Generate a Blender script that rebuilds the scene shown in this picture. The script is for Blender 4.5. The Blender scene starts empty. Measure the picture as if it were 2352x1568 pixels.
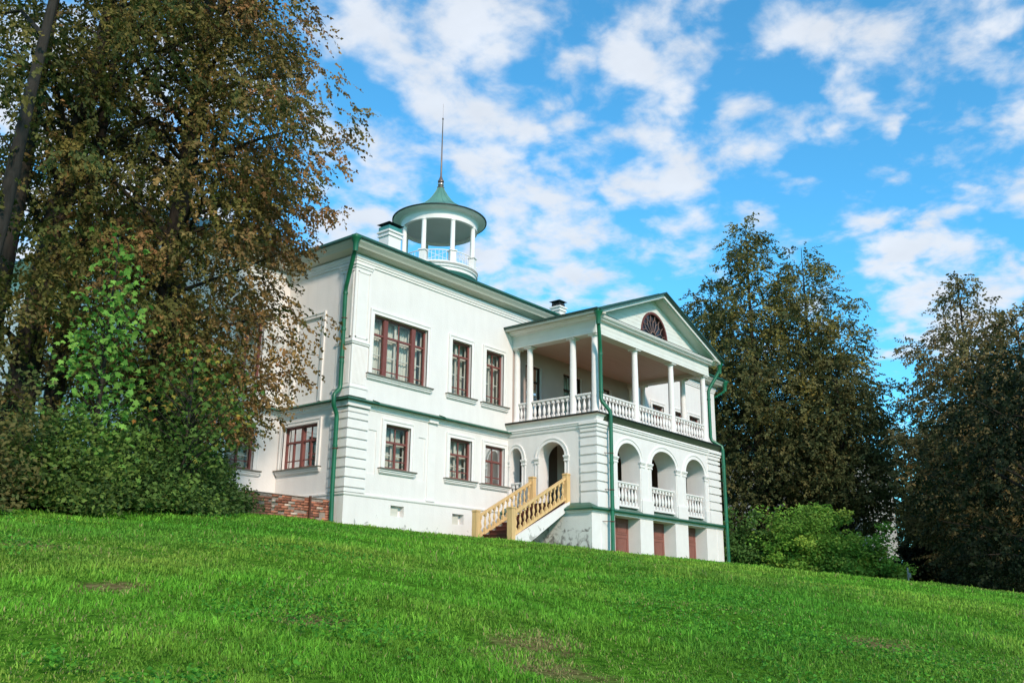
import bpy, math, random
import numpy as np
from mathutils import Vector, Matrix

random.seed(7)
rng = np.random.default_rng(11)
scene = bpy.context.scene
COL = scene.collection
R_ = math.radians

# ------------------------------------------------------------------ camera
cam_d = bpy.data.cameras.new("camera")
cam_d.sensor_width = 36.0
cam_d.lens = 32.757
cam_d.clip_start = 0.05
cam_d.clip_end = 2000.0
cam = bpy.data.objects.new("camera", cam_d)
COL.objects.link(cam)
right = Vector((0.63311620, -0.77399364, 0.00988537))
down = Vector((0.21504214, 0.16360469, -0.96280340))
fwd = Vector((0.74358642, 0.61169220, 0.27002203))
CAM = Vector((-20.108, -23.563, -2.349))
m = Matrix((right, -down, -fwd)).transposed().to_4x4()
m.translation = CAM
cam.matrix_world = m
scene.camera = cam
scene.render.resolution_x, scene.render.resolution_y = 1024, 682
scene.cycles.use_denoising = True
scene.cycles.max_bounces = 6
scene.cycles.diffuse_bounces = 3
scene.cycles.transparent_max_bounces = 12

# ------------------------------------------------------------------ light
SUN_EL, SUN_AZ = 31.0, -27.0        # elevation; azimuth east of the facade normal (-y)
sd = bpy.data.lights.new("sun", 'SUN')
sd.energy = 3.0
sd.angle = R_(5.0)
sd.color = (1.0, 0.83, 0.69)
sun = bpy.data.objects.new("sun", sd)
COL.objects.link(sun)
to_sun = Vector((math.sin(R_(SUN_AZ)) * math.cos(R_(SUN_EL)), -math.cos(R_(SUN_AZ)) * math.cos(R_(SUN_EL)), math.sin(R_(SUN_EL))))
sun.rotation_euler = to_sun.to_track_quat('Z', 'Y').to_euler()

vs = scene.view_settings
vs.view_transform = 'Standard'
vs.look = 'None'
vs.exposure = 0.3
vs.gamma = 1.0
vs.use_curve_mapping = False

# ------------------------------------------------------------------ sky with broken clouds
W = bpy.data.worlds.new("World")
scene.world = W
W.use_nodes = True
nt = W.node_tree
N, L = nt.nodes, nt.links
N.clear()


def nd(t, **k):
    n = N.new(t)
    for a, b in k.items():
        setattr(n, a, b)
    return n


def mth(op, a, b=None, c=None, clamp=False):
    n = nd('ShaderNodeMath', operation=op, use_clamp=clamp)
    for i, v in enumerate((a, b, c)):
        if v is None:
            continue
        if isinstance(v, (int, float)):
            n.inputs[i].default_value = v
        else:
            L.new(v, n.inputs[i])
    return n.outputs[0]


out = nd('ShaderNodeOutputWorld')
bg = nd('ShaderNodeBackground')
bg.inputs['Strength'].default_value = 0.15
L.new(bg.outputs[0], out.inputs[0])
sky = nd('ShaderNodeTexSky', sky_type='NISHITA')
sky.sun_disc = False
sky.sun_elevation = R_(SUN_EL)
sky.sun_rotation = R_(180.0 - SUN_AZ)
sky.air_density = 1.0
sky.dust_density = 0.3
sky.ozone_density = 2.0
tint = nd('ShaderNodeMix', data_type='RGBA', blend_type='MULTIPLY')
tint.inputs[0].default_value = 1.0
L.new(sky.outputs[0], tint.inputs[6])
tint.inputs[7].default_value = (0.46, 1.24, 1.42, 1)
tc = nd('ShaderNodeTexCoord')
nrm = nd('ShaderNodeVectorMath', operation='NORMALIZE')
L.new(tc.outputs['Generated'], nrm.inputs[0])
sep = nd('ShaderNodeSeparateXYZ')
L.new(nrm.outputs[0], sep.inputs[0])
den = mth('ADD', mth('MAXIMUM', sep.outputs[2], 0.0), 0.22)
comb = nd('ShaderNodeCombineXYZ')
L.new(mth('DIVIDE', sep.outputs[0], den), comb.inputs[0])
L.new(mth('DIVIDE', sep.outputs[1], den), comb.inputs[1])


def noise(scale, detail, rough=0.55, dist=0.0, vec=None):
    n = nd('ShaderNodeTexNoise')
    n.inputs['Scale'].default_value = scale
    n.inputs['Detail'].default_value = detail
    n.inputs['Roughness'].default_value = rough
    n.inputs['Distortion'].default_value = dist
    L.new(vec or comb.outputs[0], n.inputs['Vector'])
    return n


n1 = noise(9.5, 10, 0.55, 0.15)
n2 = noise(9.0, 5, 0.55, 0.0)
wv = nd('ShaderNodeVectorMath', operation='MULTIPLY_ADD')     # warp the cloud banks' outlines
nw = noise(5.0, 4, 0.55)
L.new(nw.outputs['Color'], wv.inputs[0])
wv.inputs[1].default_value = (0.16, 0.16, 0.16)
sub = nd('ShaderNodeVectorMath', operation='ADD')
L.new(nrm.outputs[0], sub.inputs[0])
sub.inputs[1].default_value = (-0.08, -0.08, -0.08)
L.new(sub.outputs[0], wv.inputs[2])


def dirof(px, py):                     # sky direction of a cloud bank
    u, v = (px - 1176) / 2140.0, (py - 784) / 2140.0
    d = right * u + down * v + fwd
    return d.normalized()


CLOUDS = [(890, 70, 130, 1), (1060, 80, 120, 1), (1180, 60, 80, .8), (1050, 230, 150, 1), (1110, 350, 120, 1), (1290, 150, 90, 1),
          (1290, 345, 60, .9), (1480, 170, 95, 1), (1530, 40, 95, 1), (1440, 440, 80, 1), (1320, 560, 150, 1), (1180, 550, 120, .9),
          (880, 480, 110, .9), (790, 560, 90, .8), (830, 340, 80, .8), (1530, 330, 100, .9), (1420, 300, 70, .7), (1680, 230, 75, .8),
          (1840, 70, 100, .9), (1990, 60, 90, .8), (2100, 100, 110, 1), (1880, 300, 45, .8), (2210, 690, 130, 1.1), (2070, 560, 65, .9),
          (2010, 600, 55, .9), (2150, 520, 60, .8), (2300, 280, 60, .9), (2310, 600, 80, .9), (2080, 720, 90, 1), (2330, 400, 50, .7),
          (2300, 450, 60, .7), (2270, 60, 60, .7), (2030, 290, 35, .7), (100, 250, 200, 1), (330, 450, 190, .9), (60, 520, 120, .9),
          (420, 130, 130, .8), (600, 650, 100, 1), (500, 820, 120, 1), (1550, 500, 60, .6), (1650, 470, 50, .5), (2110, 390, 40, .6), (1620, 330, 110, .75), (1750, 400, 60, .6), (1350, 330, 80, .7), (1700, 120, 60, .6), (1380, 80, 60, .55), (1940, 200, 60, .6), (1600, 480, 90, .6), (2180, 240, 60, .5), (1200, 450, 90, .8)]
acc = None
for px, py, r, wgt in CLOUDS:
    dv = nd('ShaderNodeVectorMath', operation='DISTANCE')
    L.new(wv.outputs[0], dv.inputs[0])
    dv.inputs[1].default_value = dirof(px, py)
    rad = 1.5 * r / 2140.0
    mr = nd('ShaderNodeMapRange', interpolation_type='SMOOTHSTEP')
    L.new(dv.outputs['Value'], mr.inputs['Value'])
    mr.inputs['From Min'].default_value = rad * 0.15
    mr.inputs['From Max'].default_value = rad * 1.15
    mr.inputs['To Min'].default_value = wgt
    mr.inputs['To Max'].default_value = 0.0
    acc = mr.outputs[0] if acc is None else mth('MAXIMUM', acc, mr.outputs[0])
# far from the modelled banks the sky keeps the same broken cover
away = nd('ShaderNodeVectorMath', operation='DISTANCE')
L.new(nrm.outputs[0], away.inputs[0])
away.inputs[1].default_value = fwd
far_w = nd('ShaderNodeMapRange')
L.new(away.outputs['Value'], far_w.inputs['Value'])
far_w.inputs['From Min'].default_value = 0.62
far_w.inputs['From Max'].default_value = 0.85
far_w.inputs['To Max'].default_value = 0.45
acc = mth('MAXIMUM', acc, far_w.outputs[0])
cl = mth('ADD', mth('MULTIPLY', acc, 0.60), mth('MULTIPLY', mth('SUBTRACT', n1.outputs['Fac'], 0.5), 2.5))
cov = nd('ShaderNodeMapRange', interpolation_type='SMOOTHSTEP')
L.new(cl, cov.inputs['Value'])
cov.inputs['From Min'].default_value = 0.04
cov.inputs['From Max'].default_value = 0.76
cshade = nd('ShaderNodeMapRange')
L.new(n2.outputs['Fac'], cshade.inputs['Value'])
cshade.inputs['From Min'].default_value = 0.25
cshade.inputs['From Max'].default_value = 0.75
cshade.inputs['To Min'].default_value = 0.86
cshade.inputs['To Max'].default_value = 1.0
ccol = nd('ShaderNodeMix', data_type='RGBA', blend_type='MULTIPLY')
ccol.inputs[0].default_value = 1.0
ccol.inputs[6].default_value = (4.75, 5.05, 5.5, 1)
L.new(cshade.outputs[0], ccol.inputs[7])
mix = nd('ShaderNodeMix', data_type='RGBA')
L.new(mth('MULTIPLY', cov.outputs[0], 0.93), mix.inputs[0])
L.new(tint.outputs[2], mix.inputs[6])
L.new(ccol.outputs[2], mix.inputs[7])
L.new(mix.outputs[2], bg.inputs['Color'])


# ------------------------------------------------------------------ materials
def material(name, col, rough=0.7, var=0.0, vscale=4.0, bump=0.0, bscale=30.0, spec=0.3, metallic=0.0, stretch=None, col2=None):
    mt = bpy.data.materials.new(name)
    mt.use_nodes = True
    t = mt.node_tree
    b = t.nodes['Principled BSDF']
    b.inputs['Roughness'].default_value = rough
    b.inputs['Metallic'].default_value = metallic
    b.inputs['Specular IOR Level'].default_value = spec
    b.inputs['Base Color'].default_value = (*col, 1)
    c = t.nodes.new('ShaderNodeTexCoord')
    vec = c.outputs['Object']
    if stretch:
        mp = t.nodes.new('ShaderNodeMapping')
        mp.inputs['Scale'].default_value = stretch
        t.links.new(vec, mp.inputs[0])
        vec = mp.outputs[0]
    if var or col2:
        n = t.nodes.new('ShaderNodeTexNoise')
        n.inputs['Scale'].default_value = vscale
        n.inputs['Detail'].default_value = 6
        t.links.new(vec, n.inputs['Vector'])
        r = t.nodes.new('ShaderNodeValToRGB')
        r.color_ramp.elements[0].position = 0.3
        r.color_ramp.elements[1].position = 0.7
        c2 = col2 or tuple(x * (1 - var) for x in col)
        r.color_ramp.elements[0].color = (*c2, 1)
        r.color_ramp.elements[1].color = (*col, 1)
        t.links.new(n.outputs['Fac'], r.inputs[0])
        t.links.new(r.outputs[0], b.inputs['Base Color'])
    if bump:
        n = t.nodes.new('ShaderNodeTexNoise')
        n.inputs['Scale'].default_value = bscale
        n.inputs['Detail'].default_value = 5
        t.links.new(vec, n.inputs['Vector'])
        bp = t.nodes.new('ShaderNodeBump')
        bp.inputs['Strength'].default_value = bump
        bp.inputs['Distance'].default_value = 0.02
        t.links.new(n.outputs['Fac'], bp.inputs['Height'])
        t.links.new(bp.outputs[0], b.inputs['Normal'])
    return mt


def stained_plaster(name, base, dark, lo, hi, zlo, zhi, scale):
    """whitewash with flaked, dirty patches that thicken towards the foot of the wall"""
    mt = material(name, base, 0.85, 0.05, 1.2, 0.25, 18)
    t = mt.node_tree
    b = t.nodes['Principled BSDF']
    old = b.inputs['Base Color'].links[0].from_socket
    c = t.nodes.new('ShaderNodeTexCoord')
    n = t.nodes.new('ShaderNodeTexNoise')
    n.inputs['Scale'].default_value = scale
    n.inputs['Detail'].default_value = 9
    n.inputs['Roughness'].default_value = 0.62
    n.inputs['Distortion'].default_value = 0.8
    t.links.new(c.outputs['Object'], n.inputs['Vector'])
    s = t.nodes.new('ShaderNodeSeparateXYZ')
    t.links.new(c.outputs['Object'], s.inputs[0])
    z = t.nodes.new('ShaderNodeMapRange')
    z.inputs['From Min'].default_value = zlo
    z.inputs['From Max'].default_value = zhi
    z.inputs['To Min'].default_value = 0.16
    z.inputs['To Max'].default_value = -0.14
    t.links.new(s.outputs[2], z.inputs['Value'])
    a = t.nodes.new('ShaderNodeMath')
    t.links.new(n.outputs['Fac'], a.inputs[0])
    t.links.new(z.outputs[0], a.inputs[1])
    r = t.nodes.new('ShaderNodeMapRange')
    r.inputs['From Min'].default_value = lo
    r.inputs['From Max'].default_value = hi
    t.links.new(a.outputs[0], r.inputs['Value'])
    mx = t.nodes.new('ShaderNodeMix')
    mx.data_type = 'RGBA'
    t.links.new(r.outputs[0], mx.inputs[0])
    t.links.new(old, mx.inputs[6])
    mx.inputs[7].default_value = (*dark, 1)
    mp = t.nodes.new('ShaderNodeMapping')
    mp.inputs['Scale'].default_value = (3.2, 3.2, 0.5)
    t.links.new(c.outputs['Object'], mp.inputs[0])
    n2_ = t.nodes.new('ShaderNodeTexNoise')
    n2_.inputs['Scale'].default_value = 1.0
    n2_.inputs['Detail'].default_value = 7
    n2_.inputs['Roughness'].default_value = 0.65
    t.links.new(mp.outputs[0], n2_.inputs['Vector'])
    r2 = t.nodes.new('ShaderNodeMapRange')
    r2.inputs['From Min'].default_value = 0.42
    r2.inputs['From Max'].default_value = 0.75
    r2.inputs['To Min'].default_value = 1.0
    r2.inputs['To Max'].default_value = 0.935
    t.links.new(n2_.outputs['Fac'], r2.inputs['Value'])
    mu2 = t.nodes.new('ShaderNodeMix')
    mu2.data_type = 'RGBA'
    mu2.blend_type = 'MULTIPLY'
    mu2.inputs[0].default_value = 1.0
    t.links.new(mx.outputs[2], mu2.inputs[6])
    t.links.new(r2.outputs[0], mu2.inputs[7])
    t.links.new(mu2.outputs[2], b.inputs['Base Color'])
    return mt


M_PLASTER = stained_plaster("white_plaster", (0.805, 0.77, 0.745), (0.42, 0.41, 0.38), 0.64, 0.69, -0.4, 0.9, 3.0)
M_TRIM = material("white_trim", (0.82, 0.79, 0.765), 0.7, 0.06, 3.0, 0.06, 40)
M_BASE = stained_plaster("weathered_plaster", (0.70, 0.71, 0.68), (0.22, 0.215, 0.2), 0.53, 0.66, -0.7, 1.1, 3.4)
M_SOFFIT = material("painted_board", (0.62, 0.61, 0.53), 0.75, 0.14, 1.0, 0.1, 30, stretch=(0.6, 0.6, 12))
M_GREEN = material("green_metal", (0.013, 0.105, 0.058), 0.38, 0.3, 2.5, 0.05, 12, 0.5)
M_PIPE = material("green_pipe", (0.012, 0.155, 0.075), 0.35, 0.35, 3.0, 0.05, 30, 0.5, stretch=(1, 1, 0.4))
M_ROOF = material("roof_metal", (0.02, 0.12, 0.085), 0.42, 0.35, 0.8, 0.05, 6, 0.5)
M_DARKEDGE = material("dark_sheet_metal", (0.02, 0.035, 0.03), 0.5, 0.3, 3)
M_COPPER = material("cone_metal", (0.11, 0.28, 0.215), 0.45, 0.35, 1.4, 0.05, 8, 0.5, stretch=(1, 1, 0.5))
M_RED = material("red_brown_paint", (0.215, 0.072, 0.062), 0.55, 0.25, 6, 0.08, 60, stretch=(4, 4, 0.7))
M_DOOR = material("door_paint", (0.27, 0.108, 0.085), 0.6, 0.2, 5, 0.08, 60, stretch=(4, 4, 0.7))
M_DARKRED = material("lunette_paint", (0.13, 0.035, 0.03), 0.6, 0.2, 8)
M_WOOD = material("new_pine", (0.78, 0.52, 0.24), 0.6, 0.28, 3.0, 0.05, 40, stretch=(6, 6, 0.6))
M_STEP = material("step_paint", (0.13, 0.04, 0.03), 0.6, 0.25, 6)
M_DARKWOOD = material("dark_wood", (0.05, 0.025, 0.018), 0.6, 0.3, 5)
M_IRON = material("rusty_iron", (0.12, 0.05, 0.03), 0.8, 0.4, 12)
M_CAP = material("chimney_cap_metal", (0.025, 0.022, 0.024), 0.5, 0.3, 6)
M_TEAL = material("chimney_flashing", (0.06, 0.26, 0.25), 0.4, 0.2, 5)
M_SILL = material("sill_metal", (0.18, 0.165, 0.135), 0.55, 0.3, 6)
M_ROOM = material("room_wall", (0.72, 0.72, 0.67), 0.9)
M_CURTAIN = material("net_curtain", (0.8, 0.8, 0.76), 0.9, 0.25, 5, stretch=(9, 9, 0.4))
M_PORCHSHADE = material("porch_shade_plaster", (0.44, 0.35, 0.31), 0.8, 0.1, 1.5)
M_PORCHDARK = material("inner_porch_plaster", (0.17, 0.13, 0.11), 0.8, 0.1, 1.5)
M_FLOOR = material("porch_boards", (0.36, 0.16, 0.09), 0.6, 0.25, 2, stretch=(1, 9, 1))
M_CEIL = material("ceiling_boards", (0.64, 0.49, 0.41), 0.6, 0.15, 2.0, 0.25, 3, stretch=(0.4, 9, 1))  # the floor's warm bounce is put into the boards' colour
M_SPIRE = material("spire_metal", (0.2, 0.15, 0.13), 0.4, 0.3, 3, metallic=0.4)
M_STEEL = material("bright_metal", (0.5, 0.48, 0.46), 0.25, 0.2, 5, metallic=0.8)
M_SIGN = material("sign_board", (0.4, 0.39, 0.36), 0.8)
M_BARK = material("bark", (0.045, 0.035, 0.026), 0.95, 0.5, 6, 0.8, 8, stretch=(3, 3, 0.5))
M_BARKG = material("grey_bark", (0.04, 0.036, 0.031), 0.95, 0.45, 5, 0.8, 8, stretch=(3, 3, 0.5))


def boards_material(name, col, axis, pitch):
    mt = material(name, col, 0.7, 0.07, 2.0)
    t = mt.node_tree
    b = t.nodes['Principled BSDF']
    c = t.nodes.new('ShaderNodeTexCoord')
    s = t.nodes.new('ShaderNodeSeparateXYZ')
    t.links.new(c.outputs['Object'], s.inputs[0])
    f = t.nodes.new('ShaderNodeMath')
    f.operation = 'DIVIDE'
    t.links.new(s.outputs[axis], f.inputs[0])
    f.inputs[1].default_value = pitch
    g = t.nodes.new('ShaderNodeMath')
    g.operation = 'FRACT'
    t.links.new(f.outputs[0], g.inputs[0])
    h = t.nodes.new('ShaderNodeMath')
    h.operation = 'GREATER_THAN'
    t.links.new(g.outputs[0], h.inputs[0])
    h.inputs[1].default_value = 0.07
    bp = t.nodes.new('ShaderNodeBump')
    bp.inputs['Strength'].default_value = 0.9
    bp.inputs['Distance'].default_value = 0.012
    t.links.new(h.outputs[0], bp.inputs['Height'])
    t.links.new(bp.outputs[0], b.inputs['Normal'])
    return mt


M_BOARDS = boards_material("white_boards", (0.74, 0.74, 0.69), 2, 0.17)


def glass_material():
    mt = bpy.data.materials.new("window_glass")
    mt.use_nodes = True
    t = mt.node_tree
    t.nodes.clear()
    o = t.nodes.new('ShaderNodeOutputMaterial')
    tr = t.nodes.new('ShaderNodeBsdfTransparent')
    tr.inputs[0].default_value = (0.86, 0.9, 0.87, 1)
    gl = t.nodes.new('ShaderNodeBsdfGlossy')
    gl.inputs['Roughness'].default_value = 0.03
    fr = t.nodes.new('ShaderNodeFresnel')
    fr.inputs[0].default_value = 1.42
    mx = t.nodes.new('ShaderNodeMixShader')
    t.links.new(fr.outputs[0], mx.inputs[0])
    t.links.new(tr.outputs[0], mx.inputs[1])
    t.links.new(gl.outputs[0], mx.inputs[2])
    t.links.new(mx.outputs[0], o.inputs[0])
    return mt


M_GLASS = glass_material()
M_DARKGLASS = material("dark_glass", (0.012, 0.01, 0.011), 0.12, spec=0.5)


def leaf_material(name, trans=0.35):
    mt = bpy.data.materials.new(name)
    mt.use_nodes = True
    t = mt.node_tree
    t.nodes.clear()
    o = t.nodes.new('ShaderNodeOutputMaterial')
    a = t.nodes.new('ShaderNodeAttribute')
    a.attribute_name = "leaf_col"
    d = t.nodes.new('ShaderNodeBsdfPrincipled')
    d.inputs['Roughness'].default_value = 0.6
    d.inputs['Specular IOR Level'].default_value = 0.12
    tl = t.nodes.new('ShaderNodeBsdfTranslucent')
    mx = t.nodes.new('ShaderNodeMixShader')
    mx.inputs[0].default_value = trans
    t.links.new(a.outputs['Color'], d.inputs['Base Color'])
    t.links.new(a.outputs['Color'], tl.inputs[0])
    t.links.new(d.outputs[0], mx.inputs[1])
    t.links.new(tl.outputs[0], mx.inputs[2])
    t.links.new(mx.outputs[0], o.inputs[0])
    return mt


M_LEAF = leaf_material("leaves", 0.3)
M_GRASS = leaf_material("grass_blades", 0.35)


# ------------------------------------------------------------------ mesh helpers
class MB:
    def __init__(s):
        s.v, s.f = [], []

    def add(s, vs_, fs_):
        n = len(s.v)
        s.v.extend(tuple(p) for p in vs_)
        s.f.extend(tuple(i + n for i in f) for f in fs_)

    def poly(s, pts):
        s.add(pts, [tuple(range(len(pts)))])

    def box(s, x0, x1, y0, y1, z0, z1):
        s.add([(x0, y0, z0), (x1, y0, z0), (x1, y1, z0), (x0, y1, z0), (x0, y0, z1), (x1, y0, z1), (x1, y1, z1), (x0, y1, z1)],
              [(0, 3, 2, 1), (4, 5, 6, 7), (0, 1, 5, 4), (1, 2, 6, 5), (2, 3, 7, 6), (3, 0, 4, 7)])

    def prism(s, pts, ex):
        """closed polygon pts extruded along vector ex"""
        ex = Vector(ex)
        a = [Vector(p) for p in pts]
        b = [p + ex for p in a]
        n = len(a)
        s.add(a + b, [tuple(range(n))[::-1], tuple(range(n, 2 * n))] + [(i, (i + 1) % n, n + (i + 1) % n, n + i) for i in range(n)])

    def tube(s, pts, rad, n=10, caps=True):
        pts = [Vector(p) for p in pts]
        if not hasattr(rad, '__len__'):
            rad = [rad] * len(pts)
        vs_, fs_ = [], []
        prev = None
        for i, p in enumerate(pts):
            d = (pts[min(i + 1, len(pts) - 1)] - pts[max(i - 1, 0)]).normalized()
            if prev is None:
                a = d.orthogonal().normalized()
            else:
                a = (prev - d * prev.dot(d))
                a = a.normalized() if a.length > 1e-6 else d.orthogonal().normalized()
            prev = a
            b = d.cross(a)
            for k in range(n):
                t = 2 * math.pi * k / n
                vs_.append(p + (a * math.cos(t) + b * math.sin(t)) * rad[i])
        for i in range(len(pts) - 1):
            for k in range(n):
                k2 = (k + 1) % n
                fs_.append((i * n + k, i * n + k2, (i + 1) * n + k2, (i + 1) * n + k))
        if caps:
            fs_.append(tuple(range(n))[::-1])
            fs_.append(tuple((len(pts) - 1) * n + k for k in range(n)))
        s.add(vs_, fs_)

    def lathe(s, c, prof, n=16, ph=0.0, caps=True):
        vs_, fs_ = [], []
        for r, z in prof:
            for k in range(n):
                t = 2 * math.pi * k / n + ph
                vs_.append((c[0] + r * math.cos(t), c[1] + r * math.sin(t), c[2] + z))
        for i in range(len(prof) - 1):
            for k in range(n):
                k2 = (k + 1) % n
                fs_.append((i * n + k, i * n + k2, (i + 1) * n + k2, (i + 1) * n + k))
        if caps:
            fs_.append(tuple(range(n))[::-1])
            fs_.append(tuple((len(prof) - 1) * n + k for k in range(n)))
        s.add(vs_, fs_)

    def sweep(s, path, prof, closed=False, close_prof=False):
        """profile (offset outward, z) swept with mitres; outward is the right-hand side of the path"""
        P = [Vector((p[0], p[1])) for p in path]
        n = len(P)
        mit = []
        for i in range(n):
            ds = []
            if closed or i > 0:
                ds.append((P[i] - P[i - 1]).normalized())
            if closed or i < n - 1:
                ds.append((P[(i + 1) % n] - P[i]).normalized())
            ns = [Vector((d.y, -d.x)) for d in ds]
            if len(ns) == 1:
                mit.append(ns[0])
            else:
                b = (ns[0] + ns[1])
                b /= max(1e-6, b.length)
                mit.append(b / max(0.2, b.dot(ns[0])))
        vs_, fs_ = [], []
        k = len(prof)
        for i in range(n):
            for o, z in prof:
                q = P[i] + mit[i] * o
                vs_.append((q.x, q.y, z))
        for i in range(n if closed else n - 1):
            j = (i + 1) % n
            for a in range(k if close_prof else k - 1):
                b = (a + 1) % k
                fs_.append((i * k + a, j * k + a, j * k + b, i * k + b))
        if close_prof and not closed:
            fs_.append(tuple(range(k)))
            fs_.append(tuple((n - 1) * k + a for a in range(k))[::-1])
        s.add(vs_, fs_)

    def build(s, name, mat, parent=None, smooth=None, recalc=True):
        me = bpy.data.meshes.new(name)
        me.from_pydata(s.v, [], s.f)
        if recalc:
            import bmesh
            bm = bmesh.new()
            bm.from_mesh(me)
            bmesh.ops.recalc_face_normals(bm, faces=bm.faces)
            bm.to_mesh(me)
            bm.free()
        if smooth:
            me.polygons.foreach_set('use_smooth', [True] * len(me.polygons))
            me.set_sharp_from_angle(angle=R_(smooth))
        me.materials.append(mat)
        o = bpy.data.objects.new(name, me)
        COL.objects.link(o)
        if parent:
            o.parent = parent
        return o


def empty(name, loc=(0, 0, 0)):
    o = bpy.data.objects.new(name, None)
    o.location = loc
    o.empty_display_size = 0.3
    COL.objects.link(o)
    return o


def tag(o, label=None, cat=None, group=None, kind=None):
    for k, v in (('label', label), ('category', cat), ('group', group), ('kind', kind)):
        if v:
            o[k] = v
    return o


def wall(mb, O, U, Nn, u0, u1, v0, v1, ops=()):
    """vertical wall sheet with openings; each: u0,u1,v0,v1, depth (reveal), back (close the recess), rise (arched head)"""
    O, U, Nn = Vector(O), Vector(U), Vector(Nn)

    def pt(u, v, d=0.0):
        return O + U * u + Vector((0, 0, v)) - Nn * d
    us = sorted({u0, u1} | {q for o in ops for q in (o['u0'], o['u1'])})
    us = [u for u in us if u0 - 1e-6 <= u <= u1 + 1e-6]
    for a, b in zip(us, us[1:]):
        mid = (a + b) / 2
        cover = sorted(((o['v0'], o['v1']) for o in ops if o['u0'] < mid < o['u1']))
        z = v0
        for c0, c1 in cover:
            if c0 > z:
                mb.poly([pt(a, z), pt(b, z), pt(b, c0), pt(a, c0)])
            z = max(z, c1)
        if z < v1:
            mb.poly([pt(a, z), pt(b, z), pt(b, v1), pt(a, v1)])
    for o in ops:
        a, b, c, d, t = o['u0'], o['u1'], o['v0'], o['v1'], o.get('depth', 0.2)
        rise = o.get('rise')
        if rise:
            vs0 = d - rise
            n = 24
            arc = [((a + b) / 2 - (b - a) / 2 * math.cos(math.pi * i / n), vs0 + rise * math.sin(math.pi * i / n)) for i in range(n + 1)]
            for (p, q), (r, s_) in zip(arc, arc[1:]):
                mb.poly([pt(p, q), pt(r, s_), pt(r, d), pt(p, d)]) if max(q, s_) < d - 1e-6 else mb.poly([pt(p, q), pt(r, s_), pt(r if q > s_ else p, d)])
            outline = [(a, c)] + arc + [(b, c)]
        else:
            outline = [(a, c), (a, d), (b, d), (b, c)]
        for (p, q), (r, s_) in zip(outline, outline[1:] + outline[:1]):
            mb.poly([pt(p, q), pt(r, s_), pt(r, s_, t), pt(p, q, t)])
        if o.get('back'):
            mb.poly([pt(p, q, t) for p, q in outline])


def op(u0, u1, v0, v1, depth=0.2, back=False, rise=None):
    return dict(u0=u0, u1=u1, v0=v0, v1=v1, depth=depth, back=back, rise=rise)


# ------------------------------------------------------------------ terrain
def ground_z(x, y):
    x = np.asarray(x, float)
    y = np.asarray(y, float)
    yy = np.where(y > 0.5, 0.5 + (y - 0.5) * 0.35, y)
    z = -0.014 * x + 0.103 * yy
    u = -x * 0.645 - y * 0.764
    s = np.maximum(u, 0) / 31.0
    z = z - 1.80 * np.minimum(s, 1.15) ** 2 - np.maximum(s - 1.15, 0) * 4.0 * 0
    far = np.maximum(np.hypot(x + 20, y + 23.5) - 55.0, 0)
    z = z - 0.012 * far
    z = z + 0.05 * np.sin(x * 0.7 + 1.3) * np.sin(y * 0.55) + 0.03 * np.sin(x * 1.9 + y * 1.4)
    return np.maximum(z, -7.0)


def gz(x, y):
    return float(ground_z(x, y))


PATCH = [(-14.1, -18.9, .55), (-13.3, -18.3, .4), (-9.35, -19.9, .5), (-15.6, -15.2, .35), (-15.2, -12.4, .4), (-14.8, -17.0, .4)]


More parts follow.
